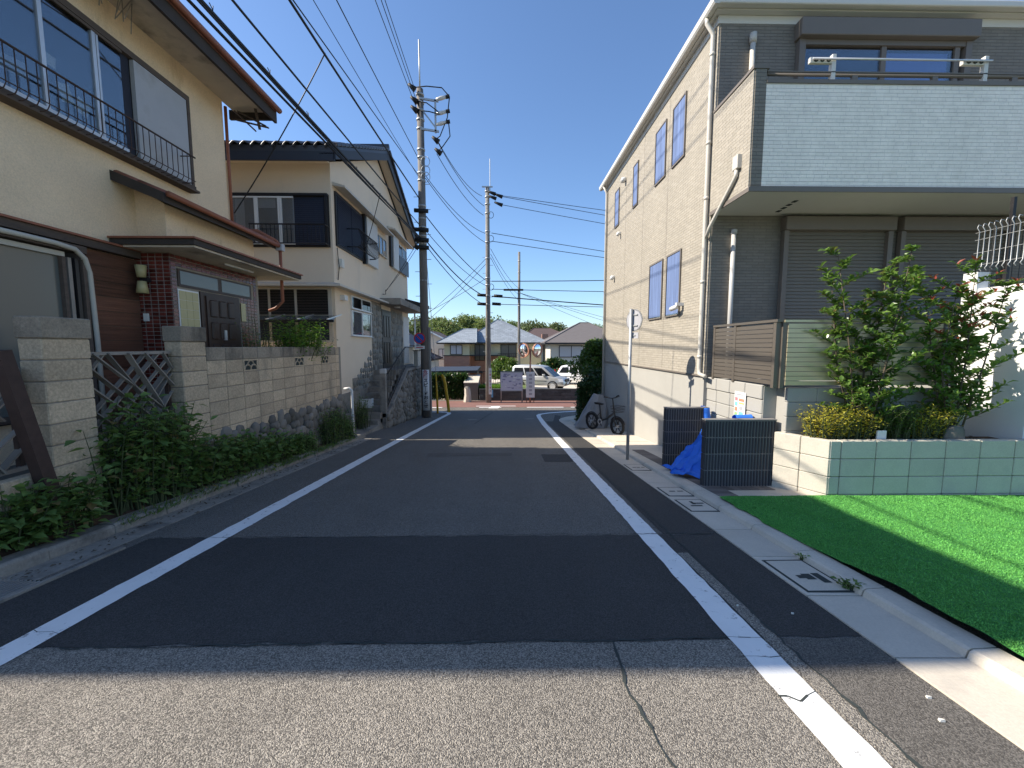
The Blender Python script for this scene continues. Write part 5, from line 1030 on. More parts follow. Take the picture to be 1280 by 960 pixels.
for a in np.linspace(-1, 1, 7):
    for sx in (-1, 1): bs.tube([(.5+sx*.11, a*.13, .66), (.5+sx*.13, a*.15, .82)], .003, 4)
    for sy in (-1, 1): bs.tube([(.5+a*.11, sy*.13, .66), (.5+a*.13, sy*.15, .82)], .003, 4)
bs.build('basket', 'bike_black', bk); MB().ring((-.12, -.06, .3), (0, 1, 0), .08, .06, .01, 16).build('chainring', 'alu', bk); MB().bar((-.12, -.08, .3), (-.02, -.08, .18), .012, .02).bar((-.12, .08, .3), (-.22, .08, .42), .012, .02).build('crank', 'alu_dark', bk)
rings = []
for i in range(10):
    a = i/9; rx, ry = .12+.38*a**.7, .09+.26*a**.8; m_ = [1+.16*a*math.sin(t*7+2*a)+.08*a*math.sin(t*13) for t in np.linspace(0, 2*math.pi, 44)[:-1]]; rings.append([(2.95-.2*a*a+rx*m*math.cos(t), 12.75+(.1*a)+ry*m*math.sin(t)*1.25, gz(12.7)+.06+(1.08*(1-a)+.01)) for t, m in zip(np.linspace(0, 2*math.pi, 44)[:-1], m_)])
drape('bicycle_cover', 'grey fabric cover draped over a parked bike behind the black bicycle', 'cover', rings, 'cover_grey', 5, .055, True)

# ================================================ beyond the junction
B(-1.6, 16, 25.15, 37, -3.6, -1.46).build('parking_lot', 'concrete')['kind'] = 'structure'
lw = thing('low_block_wall', 'low dark block wall behind the map board and convex mirrors', 'wall', (4, 24.9, -1.8)); B(-1.55, 16, 24.86, 25.1, -1.9, -1.13).build('core', 'dark_block', lw)
bb_ = brick_mesh('block', .39, .05, .18, 'dark_block', .006, .002)
for r in range(4):
    for k in range(18): link('block', bb_, lw, rel(lw, (-1.35+k*.4+.2*(r % 2), 24.85, -1.22-r*.19)))
B(-1.56, 16, 24.8, 25.14, -1.13, -1.09).build('coping', 'dark_block', lw)
MB().box(-1.0, -.72, 24.79, 24.8, -1.6, -1.15).build('blue_notice', 'print_sky', lw)
B(-1.55, 1.9, 25.2, 29, -2.2, -1.12).build('lawn', 'grass')['kind'] = 'structure'
n = 5000; P = np.stack([-1.6+rng.random(n)*2.6, 25.2+rng.random(n)*1.2, np.full(n, -1.15)], 1); gg = leafy('grass_tuft', 'l_bright', None, P, np.stack([rng.normal(0, .3, n), rng.normal(0, .3, n), np.ones(n)], 1), .12+.2*rng.random(n), np.full(n, .03)); ident(gg, 'stuff', 'pale green grass growing along the top of the low wall', 'grass')
mp = thing('map_board', 'pale lilac neighbourhood map board on two grey posts at the junction', 'notice board', (.4, 24, -1.8))
for x in (-.22, 1.02): MB().tube([(x, 24, -1.85), (x, 24, .02)], .035, 8).build('post', 'galv', mp, True)
pb_ = B(-.24, 1.04, 23.96, 23.99, -1.08, -.03).build('panel', 'lilac', mp); B(-.27, 1.07, 23.94, 24.02, -.03, .02).build('frame', 'galv', mp); B(-.27, 1.07, 23.94, 24.02, -1.12, -1.08).build('frame', 'galv', mp)
random.seed(77)
for k in range(34): x, z = random.uniform(-.2, .85), random.uniform(-1.04, -.15); B(x, x+random.uniform(.05, .22), 23.955-.0004*k*.1, 23.96, z, z+random.uniform(.02, .09)).build('map_print', random.choice(['lilac2', 'sign_grey', 'sign_white', 'lilac2', 'sign_white']), pb_)
cm = thing('convex_mirror', 'pair of round orange-rimmed traffic mirrors on a rusty post with pale sleeve', 'traffic mirror', (1.5, 24, -1.8))
MB().tube([(1.5, 24, -1.85), (1.5, 24, 1.35)], .05, 10).build('post', 'orange', cm, True)
for s, cx, ax in ((-1, 1.12, (-.72, -.69, -.1)), (1, 1.9, (.72, -.69, -.1))):
    ax = Vector(ax).normalized(); c = Vector((cx, 23.85, 1.3)); m = MB().ring(c, ax, .42, .35, .1, 28).build('mirror_rim', 'orange', cm); u = ax.cross(Vector((0, 0, 1))).normalized(); v = ax.cross(u); mb = MB(); nr = 6
    vs = [c+ax*.09]; fs = []
    for i in range(1, nr+1):
        for j in range(24): a = 2*math.pi*j/24; r_ = .36*i/nr; vs.append(c+u*r_*math.cos(a)+v*r_*math.sin(a)+ax*(.09*(1-(i/nr)**2)+.01))
    fs += [(0, 1+j, 1+(j+1) % 24) for j in range(24)]; fs += [(1+(i-1)*24+j, 1+i*24+j, 1+i*24+(j+1) % 24, 1+(i-1)*24+(j+1) % 24) for i in range(1, nr) for j in range(24)]
    mb.add(vs, fs); mb.build('mirror_face', 'mirror', m, True); MB().ring(c-ax*.05, ax, .4, 0, .02, 24).build('mirror_back', 'orange', m); MB().bar(c-ax*.05, (1.5, 24, 1.25), .04, .04).build('arm', 'rust', m)
    MB().hexa([c+v*.42-u*.1, c+v*.42+u*.1, c+v*.42+u*.1+ax*.25, c+v*.42-u*.1+ax*.25], [c+v*.44-u*.1, c+v*.44+u*.1, c+v*.44+u*.1+ax*.25, c+v*.44-u*.1+ax*.25]).build('visor', 'orange', m)
sl = B(1.26, 1.76, 23.88, 24.12, -1.5, .0).build('sleeve', 'sign_white', cm)
for k in range(6): B(1.42, 1.6, 23.874, 23.879, -1.35+k*.22, -1.22+k*.22).build('print', 'sign_grey', sl)
for x in (1.29, 1.72): MB().bar((x, 24, -1.81), (x, 24, -1.5), .04, .04).build('leg', 'rust', cm)
# yellow guards near the tall pole
yg = thing('guy_wire_guard', 'thin yellow sleeve over the guy wire beside the tall pole', 'guard', (-3.25, 19.6, gz(19.6))); MB().tube([(-3.25, 19.6, gz(19.6)-.05), (-3.27, 19.6, -.9), (-3.3, 19.6, .2)], [.05, .05, .025], 8).build('sleeve', 'yellow', yg, True); MB().tube([(-3.3, 19.6, .2), (-3.4, 17.6, 7.0)], .012, 5).build('guy_wire', 'galv', yg)
yg = thing('guard_post', 'thick bent yellow guard post at the corner beside the tall pole', 'guard post', (-2.85, 20.3, -1.8)); MB().tube([(-2.8, 20.3, -1.85), (-2.86, 20.3, -1.2), (-2.98, 20.3, -.3), (-3.06, 20.3, .0), (-3.15, 20.3, .1)], .075, 10).build('tube', 'yellow', yg, True)
# carport, gate wall, hedge on the far left corner
cp = thing('carport', 'low grey carport roof on slim posts over the hedge across the junction', 'carport', (-3.3, 28, -1.8)); MB().hexa([(-5.2, 26.6, -.28), (-1.8, 26.6, -.2), (-1.8, 30.5, -.1), (-5.2, 30.5, -.18)], [(-5.2, 26.6, -.1), (-1.8, 26.6, -.05), (-1.8, 30.5, .04), (-5.2, 30.5, .0)]).build('roof', 'dark_trim', cp)
for x in (-5.0, -2.0): MB().bar((x, 30.2, -2.5), (x, 30.2, -.15), .1, .1).build('post', 'galv', cp)
gw = thing('gate_wall', 'short brown gate wall with sloping pale coping beside the hedge', 'wall', (-2.4, 25.3, -1.8)); MB().prism([(25.0, -1.85), (27, -1.85), (27, -.4), (25.0, -.75)], 'x', -2.5, -1.65).build('wall', 'taupe', gw); MB().prism([(24.96, -.75), (27, -.4), (27, -.35), (24.96, -.7)], 'x', -2.53, -1.62).build('coping', 'concrete', gw)
cb = thing('concrete_bollard', 'chipped pale concrete stub beside the brown gate wall', 'bollard', (-2.25, 24.3, -1.81)); MB().tube([(-2.25, 24.3, -1.85), (-2.22, 24.3, -1.4), (-2.25, 24.3, -.95)], [.24, .2, .17], 9).build('stub', 'concrete', cb, bevel=.02); link('broken_top', stones[2], cb, (0, 0, .85), scale=(.34, .34, .16))
def hedge_box(label, x0, x1, y0, y1, z0, z1, n, m, size, name='hedge', cat='hedge', jig=.08):
    t = thing(name, label, cat, ((x0+x1)/2, (y0+y1)/2, z0)); P = np.stack([x0+rng.random(n)*(x1-x0), y0+rng.random(n)*(y1-y0), z0+rng.random(n)*(z1-z0)], 1); f = rng.integers(0, 5, n)
    P[f == 0, 1] = y0; P[f == 1, 0] = x1; P[f == 2, 2] = z1; P[f == 3, 0] = x0; P += rng.normal(0, jig, P.shape)*np.array([1, 1, .7]); P[:, 2] = np.maximum(P[:, 2], z0+.02)
    leafy('foliage', m, t, P, rng.normal(0, 1, (n, 3))+np.array([0, -.3, .3]), size*(.7+.6*rng.random(n)), size*.55*(.7+.6*rng.random(n)))
    mb = MB()
    for k in range(6): x, y = x0+(k+.5)/6*(x1-x0), (y0+y1)/2; mb.tube([(x, y, z0-.1), (x+.05, y, (z0+z1)/2), (x-.05, y, z1-.05)], .02, 5)
    mb.build('stems', 'bark', t); return t
hedge_box('dark green clipped hedge under the grey carport roof', -5.2, -2.55, 25.6, 26.5, -1.8, -.35, 12000, 'l_dark', .17)
hedge_box('dark leafy climber clump beside the grey bicycle cover', 2.72, 3.1, 14.45, 15.0, gz(14.7)+.05, .12, 5200, 'l_dark', .085, 'climbing_shrub', 'shrub', .05)
fr = thing('garden_fence', 'thin black bar fence behind the low wall left of the map board', 'fence', (-1, 27, -1.2))
fr['label'] = 'thin black bar fence on the lawn between gate wall and map board'
for k in range(22): MB().bar((-1.6+k*.16, 28, -1.3), (-1.6+k*.16, 28, -.15), .025, .025).build('bar', 'black_metal', fr)
for z in (-.2, -1.0): MB().bar((-1.65, 28, z), (1.85, 28, z), .03, .03).build('rail', 'black_metal', fr)
# ---- cars
def car(label, loc, rz, paint, L, W, H, kind):
    c = thing('parked_car', label, 'car', loc, rz, 'cars parked behind the low wall'); LOC[c.name] = Vector()
    h = L/2; k = .52*H
    if kind == 'van': side = [(-h, .32), (-h+.02, .8), (-h+.06, k+.1), (h-1.05, k+.12), (h-.35, k+.02), (h-.1, k-.12), (h-.02, .6), (h, .32)]; cab = [(-h+.07, k+.08), (-h+.14, H-.12), (-h+.35, H), (h-1.95, H), (h-1.55, H-.07), (h-.72, k+.09)]; up_ = .84
    else: side = [(-h, .36), (-h-.02, .75), (-h+.1, k+.06), (h-1.1, k+.02), (h-.4, k-.1), (h-.08, k-.25), (h, .55), (h-.02, .34)]; cab = [(-h+.12, k+.04), (-h+.5, H-.06), (-h+.9, H), (h-1.9, H-.03), (h-1.5, H-.16), (h-.8, k)]; up_ = .8
    mb = MB(); n = len(side); secs = [(-W/2, .93), (-W/2+.1, 1), (W/2-.1, 1), (W/2, .93)]; cz = .55
    vs = [(x*(s if s < 1 else 1)+0, y, cz+(z-cz)*s) for y, s in secs for x, z in side]
    mb.add(vs, [(i*n+j, i*n+(j+1) % n, (i+1)*n+(j+1) % n, (i+1)*n+j) for i in range(3) for j in range(n)]+[tuple(range(n))[::-1], tuple(3*n+j for j in range(n))]); mb.build('body', paint, c, True, bevel=.03)
    def cabw(z): t = (z-k)/(H-k); return (W/2-.05)*(1-(1-up_)*t)
    m = len(cab); mb = MB(); mb.add([(x, -cabw(z), z) for x, z in cab]+[(x, cabw(z), z) for x, z in cab], [tuple(range(m)), tuple(range(m, 2*m))[::-1]]+[(i, m+i, m+(i+1) % m, (i+1) % m) for i in range(m)]); mb.build('cabin', paint, c, True, bevel=.05)
    zt, zb_ = H-.16, k+.12; xr = lambda z, a, b: a[0]+(b[0]-a[0])*(z-a[1])/(b[1]-a[1])
    fa, fb = cab[-1], cab[-2]; ra, rb = cab[0], cab[1]; x0b, x0t = xr(zb_, ra, rb)+.12, xr(zt, ra, rb)+.14; x1b, x1t = xr(zb_, fa, fb)-.18, xr(zt, fa, fb)-.14
    nwin = 3
    for s in (-1, 1):
        for q in range(nwin):
            f0, f1 = q/nwin+.02, (q+1)/nwin-.02; P = []
            for f, z in ((f0, zb_), (f1, zb_), (f1, zt), (f0, zt)): a, b = (x0b, x1b) if z == zb_ else (x0t, x1t); P.append((a+(b-a)*f, s*(cabw(z)+.008), z))
            P2 = [(p[0], p[1]-s*.02, p[2]) for p in P]; (MB().hexa(P2, P) if s > 0 else MB().hexa(P, P2)).build('side_window', 'car_glass', c)
    def across(a, b, name, z0, z1, out): 
        xa, xb = xr(z0, a, b), xr(z1, a, b); MB().hexa([(xa+out-.02, -cabw(z0)+.1, z0), (xa+out, -cabw(z0)+.1, z0), (xa+out, cabw(z0)-.1, z0), (xa+out-.02, cabw(z0)-.1, z0)], [(xb+out-.02, -cabw(z1)+.1, z1), (xb+out, -cabw(z1)+.1, z1), (xb+out, cabw(z1)-.1, z1), (xb+out-.02, cabw(z1)-.1, z1)]).build(name, 'car_glass', c)
    across(fa, fb, 'windscreen', k+.06, fb[1]-.04, .02); across(ra, rb, 'rear_window', k+.15, rb[1]-.03, .0)
    for x in (-h+.75, h-.8):
        for s in (-1, 1):
            w = MB().ring((x, s*(W/2-.1), .3), (0, 1, 0), .3, 0, .2, 20).build('wheel', 'tyre', c); MB().ring((x, s*(W/2+.002), .3), (0, 1, 0), .2, .0, .012, 16).build('rim', 'alu', w); MB().ring((x, s*(W/2-.03), .31), (0, 1, 0), .36, .3, .1, 20).build('wheel_arch', 'black_rubber', c)
    for s in (-1, 1):
        MB().hexa([(h-.3, s*(W/2-.1)-.18, .62), (h-.02, s*(W/2-.16)-.16, .62), (h-.02, s*(W/2-.16)+.1, .62), (h-.3, s*(W/2-.1)+.11, .62)], [(h-.42, s*(W/2-.1)-.18, .8), (h-.12, s*(W/2-.16)-.16, .8), (h-.12, s*(W/2-.16)+.1, .8), (h-.42, s*(W/2-.1)+.11, .8)]).build('headlight', 'head_glass', c)
        B(-h-.03, -h+.08, s*(W/2-.13)-.08, s*(W/2-.13)+.08, .7, 1.15).build('tail_light', 'tail_red', c); B(h-1.5, h-1.32, s*(W/2+.02)-.09, s*(W/2+.02)+.09, k+.1, k+.24).build('wing_mirror', paint, c, bevel=.03)
        MB().box(-h+.4, h-1.2, s*(W/2+.003)-.006, s*(W/2+.003)+.006, .62, .66).build('trim_strip', 'black_rubber', c)
    B(h-.06, h+.02, -W/2+.4, W/2-.4, .58, .78).build('grille', 'black_rubber', c); B(h-.05, h+.03, -W/2+.15, W/2-.15, .34, .5).build('bumper_intake', 'alu_dark', c); B(h+.031, h+.04, -.17, .17, .42, .56).build('number_plate', 'sign_white', c)
    return c
car('silver boxy minivan parked behind the convex mirror post', (2.45, 28.2, -1.45), R(-24), 'car_silver', 3.9, 1.62, 1.66, 'van')
car('white hatchback parked beyond the silver minivan', (6.0, 32.0, -1.45), R(-20), 'car_white', 3.9, 1.65, 1.5, 'hatch')
# ---- far houses
def hip(root, x0, x1, y0, y1, ze, apex, m, name='roof', th=.12):
    a, b = apex; v = [(x0, y0, ze), (x1, y0, ze), (x1, y1, ze), (x0, y1, ze), a, b]
    o = MB().add(v, [(0, 1, 5, 4), (1, 2, 5), (2, 3, 4, 5), (3, 0, 4)]).build(name, m, root); B(x0+.05, x1-.05, y0+.05, y1-.05, ze-.16, ze-.005).build('eave_board', 'dark_trim', root)
    rg = MB()
    for p, q in ((v[0], a), (v[1], b), (v[2], b), (v[3], a)): rg.tube([p, q], .07, 5)
    if (Vector(a)-Vector(b)).length > .1: rg.tube([a, b], .07, 5)
    rg.build('ridge_cap', m, o); return o
def ywin(root, x0, x1, z0, z1, y, fr='black_metal', rail=False):
    w = B(x0, x1, y-.05, y+.02, z0, z1).build('window', fr, root); xm = (x0+x1)/2
    for a, b in ((x0+.08, xm-.04), (xm+.04, x1-.08)): B(a, b, y-.075, y-.05, z0+.08, z1-.08).build('pane', 'curtain' if (x0*7) % 2 > 1 else 'frosted', w)
    if rail:
        MB().bar((x0-.3, y-.4, z0+.45), (x1+.3, y-.4, z0+.45), .05, .05).bar((x0-.3, y-.4, z0-.05), (x1+.3, y-.4, z0-.05), .05, .05).build('rail', 'black_metal', w)
        for k in range(12): x = x0-.3+(x1-x0+.6)*k/11; MB().bar((x, y-.4, z0-.05), (x, y-.4, z0+.45), .03, .03).build('baluster', 'black_metal', w)
f1 = thing('far_house', 'house with blue-grey hipped roof, cream upper walls and orange brick below', 'house', (-1, 51, -4.7))
B(-4.1, 4.4, 49, 56, -4.8, 1.9).build('wall', 'cream_wall', f1); B(-7.0, -4.1, 47.4, 53, .5, 1.9).build('wing_wall', 'cream_wall', f1); B(-7.03, -4.07, 47.37, 53, -4.8, .4).build('brick_wall', 'brick_far', f1); B(-4.1, -.6, 48.97, 49.0, -4.8, .4).build('brick_wall', 'brick_far', f1); B(-7.1, -.5, 47.3, 48.97, .4, .5).build('belt_course', 'dark_trim', f1)
hip(f1, -5.0, 5.2, 48.2, 57, 1.98, ((-1.0, 52, 4.85), (-.6, 52.6, 4.85)), 'shingle'); hip(f1, -7.8, -3.2, 46.6, 53.5, 1.95, ((-5.0, 49.8, 3.6), (-3.4, 49.8, 3.6)), 'shingle')
ywin(f1, -6.3, -4.9, .55, 1.7, 47.4); ywin(f1, -3.6, -2.4, -.2, 1.75, 49); ywin(f1, -.5, 1.4, .2, 1.75, 49, 'black_metal', True); ywin(f1, -6.2, -4.7, -2.4, -1.2, 47.4); ywin(f1, 2.4, 3.8, -2.5, -1.0, 49); B(-4.1, -2.6, 47.6, 49, -1.6, -1.45).build('porch_roof', 'dark_trim', f1)
f2 = thing('far_house', 'cream house with grey-brown hipped roof beyond the white hatchback', 'house', (8, 46, -4.7))
B(4.8, 12.5, 43, 51, -4.8, 1.8).build('wall', 'pale_wall', f2); hip(f2, 4.1, 13.3, 42.2, 52, 1.9, ((8.6, 47, 4.2), (9.6, 47, 4.2)), 'roof_grey'); ywin(f2, 5.7, 8.3, .35, 1.6, 43); ywin(f2, 9.5, 11, .35, 1.6, 43); ywin(f2, 6, 7.5, -2.2, -1, 43)
def gable(root, x0, x1, y0, y1, ze, zr, m, wall):
    xm = (x0+x1)/2; MB().prism([(x0, -4.8), (x1, -4.8), (x1, ze), (xm, zr-.2), (x0, ze)], 'y', y0, y1).build('wall', wall, root); MB().prism([(x0-.5, ze-.25), (xm, zr), (x1+.5, ze-.25), (x1+.5, ze-.1), (xm, zr+.17), (x0-.5, ze-.1)], 'y', y0-.5, y1+.5).build('roof', m, root); MB().prism([(x0-.5, ze-.35), (xm, zr-.1), (x1+.5, ze-.35), (x1+.5, ze-.12), (xm, zr+.12), (x0-.5, ze-.12)], 'y', y0-.58, y0-.5).build('barge_board', 'white_metal', root)
f3 = thing('far_house', 'white-gabled house with dark brown roof behind the yellow guards', 'house', (-9, 58, -4.7)); gable(f3, -12.6, -6.8, 54, 62, 1.9, 3.4, 'roof_brown', 'pale_wall'); ywin(f3, -8.7, -7.6, -.2, 1.2, 54); ywin(f3, -11, -9.6, -.2, 1.2, 54); ywin(f3, -9.0, -7.4, -3, -1.5, 54)
f3b = B(-8, -1.6, 60, 66, -4.8, 2.2).build('wing_wall', 'pale_wall', f3); hip(f3, -8.6, -1, 59.4, 66.6, 2.3, ((-6, 63, 4.1), (-3.2, 63, 4.1)), 'roof_brown')
f4 = thing('far_house', 'dark brown roofed house with a red chimney peeping behind the grey roof', 'house', (7, 63, -4.7)); B(2.5, 10.5, 60, 68, -4.8, 2.2).build('wall', 'pale_wall', f4); hip(f4, 1.8, 11.2, 59, 69, 2.3, ((4.5, 64, 4.3), (7, 64, 4.3)), 'roof_brown'); B(5.4, 6.3, 59.5, 60.3, 1, 3.3).build('chimney', 'brick_far', f4)
f5 = thing('far_house', 'grey roofed white house glimpsed between the cream house and the tall pole', 'house', (-11, 38, -4)); B(-13.5, -8.3, 34, 42, -4.8, 1.5).build('wall', 'pale_wall', f5); hip(f5, -14, -7.7, 33.4, 42.6, 1.6, ((-11.5, 38, 3.6), (-10.3, 38, 3.6)), 'roof_grey'); ywin(f5, -9.6, -8.6, -.4, .9, 34); ywin(f5, -11.8, -10.6, -.4, .9, 34)
f6 = thing('far_house', 'low cream wing with shutters behind the hedge across the junction', 'house', (-7, 43, -4.6)); B(-9.6, -7.4, 41, 46, -4.8, .2).build('wall', 'pale_wall', f6); hip(f6, -10, -7.1, 40.5, 46.5, .25, ((-8.8, 43.5, 1.0), (-8.2, 43.5, 1.0)), 'roof_brown'); ywin(f6, -9, -7.9, -1.6, -.4, 41)
# ---- trees
far = [(-27, 96, 10.5, 0), (-20.5, 100, 10.8, 2), (-14.5, 94, 10.0, 0), (-9, 100, 11.0, 0), (-3.5, 97, 10.4, 0), (2, 103, 10.0, 1), (6.5, 92, 8.9, 2), (10.5, 90, 8.2, 2), (14.2, 96, 7.4, 2), (17.8, 92, 6.8, 2), (21.5, 98, 8.4, 0), (26.5, 96, 9.0, 1), (31, 100, 9.5, 0)]
far_l = ['tall pale green tree at the left end of the wood behind the houses', 'rounded pale tree rising behind the cream house gable end', 'broad green tree behind the white-gabled house', 'tallest pale green tree behind the concrete pole', 'green tree right above the blue-grey hipped roof', 'pale green tree behind the slim grey pole', 'dark green tree behind the peak of the blue-grey roof', 'dark rounded tree above the red chimney', 'dark small tree between the two far roofs', 'low dark tree just beside the gap of sky', 'pale tree behind the grey-brown hipped roof', 'pale tree half hidden by the beige house', 'pale tree hidden mostly behind the beige house wall']
for k, ((x, y, h, m), lab) in enumerate(zip(far, far_l)):
    zb = terr(x, y); tree('broadleaf_tree', lab, 'tree', (x, y, zb), h-zb, (5.4, 4.2, 6.2), 9000, .27, ('l_far', 'l_far', 'l_far2')[m], 'trees behind the houses', 34, .3, 50+k)
tree('garden_tree', 'round leafy garden tree behind the map board', 'tree', (-.2, 33, -2.6), 3.7, (1.5, 1.3, 1.7), 8000, .11, 'l_mid', None, 18, .09, 91)
tree('garden_tree', 'dark green tree behind the silver van and convex mirrors', 'tree', (4.6, 37, -3.4), 4.4, (2.0, 1.5, 1.8), 5000, .15, 'l_dark', None, 16, .12, 92)
tree('garden_tree', 'dense yellow-green tree leaning past the far corner of the beige house', 'tree', (4.15, 17.6, -1.6), 3.95, (1.35, 1.2, 1.55), 13000, .07, 'l_mid', None, 26, .07, 93)
tree('garden_tree', 'dark thin tree tangled beside the beige house downpipe', 'tree', (3.3, 15.3, -1.3), 2.5, (.45, .45, 1.1), 2600, .06, 'l_dark', None, 12, .05, 94)
# ================================================ near plants
def stems_plant(name, label, cat, loc, n_st, rad, height, lean, leafL, per, m, stem_m='twig', group=None, seed=1, lw=.5, bias=(0, 0, 0), up=.35, tip_m=None, start=.15, ry=None):
    g = np.random.default_rng(seed); t = thing(name, label, cat, loc, 0, group); mb = MB(); P = []; D = []; TP = []; TD = []
    for s in range(n_st):
        b = np.array(loc)+np.array([g.uniform(-rad, rad), g.uniform(-(ry or rad), (ry or rad)), 0]); h = height*(.55+.5*g.random()); a = g.random()*6.283
        d = np.array([math.cos(a), math.sin(a), 0])*lean*h*g.random()+np.array(bias)*h
        pts = [b-np.array([0, 0, .03]), b+d*.25+np.array([0, 0, h*.4]), b+d*.6+np.array([0, 0, h*.75]), b+d+np.array([0, 0, h])]; mb.tube(pts, [.006+.004*height, .005+.003*height, .004, .002], 5)
        pts = np.array(pts)
        for k in range(per):
            f = start+(1-start)*(k+g.random())/per; q = f*3; i = min(int(q), 2); p = pts[i]+(pts[i+1]-pts[i])*(q-i); a2 = k*2.4+g.random()
            o = np.array([math.cos(a2), math.sin(a2), up+.3*g.normal()]); off = g.random()*leafL*1.1
            if f > .9 and tip_m: TP.append(p+o*off*.4); TD.append(o+np.array([0, 0, .8]))
            else: P.append(p+o*off); D.append(o)
    mb.build('stems', stem_m, t); P = np.array(P); D = np.array(D); n = len(P); leafy('foliage', m, t, P, D, leafL*(.4+.95*g.random(n)), leafL*lw*(.55+.6*g.random(n)))
    if TP: TP = np.array(TP); n = len(TP); leafy('new_growth', tip_m, t, TP, np.array(TD), leafL*(.7+.5*g.random(n)), leafL*.35*np.ones(n))
    return t
wl_ = [((-4.1, 3.62, .62), 46, .1, .4, 'low weed clump at the foot of the leaning brown post'), ((-4.12, 3.2, .5), 24, .08, .22, 'small weed tuft on the kerb before the low block wall'), ((-4.13, 4.5, .85), 70, .12, 1.1, 'tall weeds growing in front of the lattice gate'), ((-4.13, 4.98, .85), 64, .12, 1.0, 'bushy weeds against the lower lattice gate and block pillar'), ((-4.08, 5.55, .8), 56, .14, .5, 'leafy weeds at the foot of the gate pillar with wall'), ((-4.08, 6.2, .8), 56, .14, .5, 'leafy weeds under the first vent block'), ((-4.08, 6.9, .8), 48, .14, .4, 'spreading weeds below the middle of the block wall'), ((-4.08, 7.6, .8), 36, .14, .28, 'dense weeds just before the bare stones')]
for k, (p, ns, rad, h, lab) in enumerate(wl_):
    y = p[1]; stems_plant('weed_clump', lab, 'weeds', (p[0], y, gz(y)+.1), int(ns*.95), rad*.9, h+.12, .45, .1, 17, 'l_weed', 'twig', 'weeds along the old kerb', 100+k, .72, (.05, 0, 0), .1, ry=.33)
for k, (x, y, h, lab) in enumerate(((-4.05, 8.25, .32, 'short grassy weeds along the bare stones'), (-4.0, 9.3, .75, 'bright creeper hanging over the stone footing'), (-4.0, 9.8, .7, 'bright creeper climbing near the white standpipe'), (-4.02, 10.3, .5, 'small creeper at the end of the stone footing'))):
    stems_plant('creeper', lab, 'creeper', (x, y, gz(y)+.06), 60, .12, h+.1, .4, .06, 16, 'l_weed', 'twig', 'weeds along the old kerb', 140+k, .6, (-.05, 0, 0), .1, ry=.28)
n = 2600; Yg = 4+rng.random(n)*6.4; P = np.stack([-3.9+rng.normal(0, .05, n), Yg, -SL*Yg+.06], 1); gr_ = leafy('kerb_grass', 'l_weed', None, P, np.stack([rng.normal(.25, .4, n), rng.normal(0, .4, n), np.ones(n)*.6], 1), .05+.09*rng.random(n), np.full(n, .01)); ident(gr_, 'stuff', 'thin grass and creeping weeds spilling over the old kerb', 'grass')
stems_plant('garden_shrub', 'bright green leafy shrub spilling over the block wall top', 'shrub', (-4.52, 8.9, .75), 150, .24, 1.3, .35, .085, 18, 'l_bright', 'twig', None, 160, .6, (.06, 0, 0), .2, start=.45, ry=.55)
stems_plant('garden_shrub', 'thin twiggy shrub with pale leaves next to the tiled porch', 'shrub', (-4.75, 8.0, .75), 22, .15, 1.4, .3, .06, 16, 'l_weed', 'twig', None, 161, .5, (0, 0, 0), .3, start=.4, ry=.25)
stems_plant('garden_shrub', 'dark shrub with trailing leaves over the vent block end', 'shrub', (-4.45, 9.7, .75), 22, .12, .95, .4, .06, 15, 'l_dark', 'twig', None, 162, .6, (.15, 0, 0), .0, start=.45, ry=.25)
# planter shrubs
def big_shrub(label, loc, height, spread, n, seed, tip):
    g = np.random.default_rng(seed); t = thing('planter_shrub', label, 'shrub', loc, 0, 'tall shrubs in the planter'); mb = MB(); P = []; D = []; TP = []; TD = []; b0 = np.array(loc)
    for s in range(6):
        a = s*1.05+g.random(); b = b0+np.array([math.cos(a), math.sin(a)*.5, 0])*.07; topp = b+np.array([math.cos(a)*spread*.55, math.sin(a)*spread*.3, height*(.72+.28*g.random())]); mid = b*.5+topp*.5+np.array([g.normal(0, .05), g.normal(0, .04), 0]); mb.tube([b-np.array([0, 0, .06]), mid, topp], [.013, .009, .003], 6)
        for k in range(n):
            f = .12+.88*(k+g.random())/n; p = (b*(1-f)**2+2*mid*f*(1-f)+topp*f*f); a2 = k*2.4+s; tw = spread*(.25+.55*g.random())*(1.15-.6*f); e = p+np.array([math.cos(a2)*tw, math.sin(a2)*tw*.55, tw*(.35+.3*g.random())]); e[1] = min(e[1], 5.22)
            mb.tube([p, (p+e)/2-np.array([0, 0, .01]), e], [.005, .004, .002], 4)
            for q in range(19):
                u = .1+.9*(q+g.random())/19; pp = p*(1-u)+e*u; o = np.array([math.cos(q*2.4), math.sin(q*2.4), .35+.25*g.normal()])
                if tip and u > .82 and f > .62 and g.random() < .75: TP.append(pp); TD.append(o+np.array([0, 0, .7]))
                else: P.append(pp); D.append(o+(e-p)*2)
    mb.build('stems', 'bark', t, True); P, D = np.array(P), np.array(D); n_ = len(P); leafy('foliage', 'l_shrub', t, P, D, .1*(.7+.6*g.random(n_)), .045*(.8+.5*g.random(n_)), droop=.22)
    if TP: TP, TD = np.array(TP), np.array(TD); m_ = len(TP); leafy('new_growth', 'l_red', t, TP, TD, .095*(.7+.5*g.random(m_)), .028*np.ones(m_))
big_shrub('tall glossy green shrub before the front of the slatted fence', (4.62, 5.12, .28), 2.4, .78, 22, 5, False)
big_shrub('tall shrub with red new leaves against the white retaining wall', (5.8, 5.12, .28), 2.35, .74, 22, 9, True)
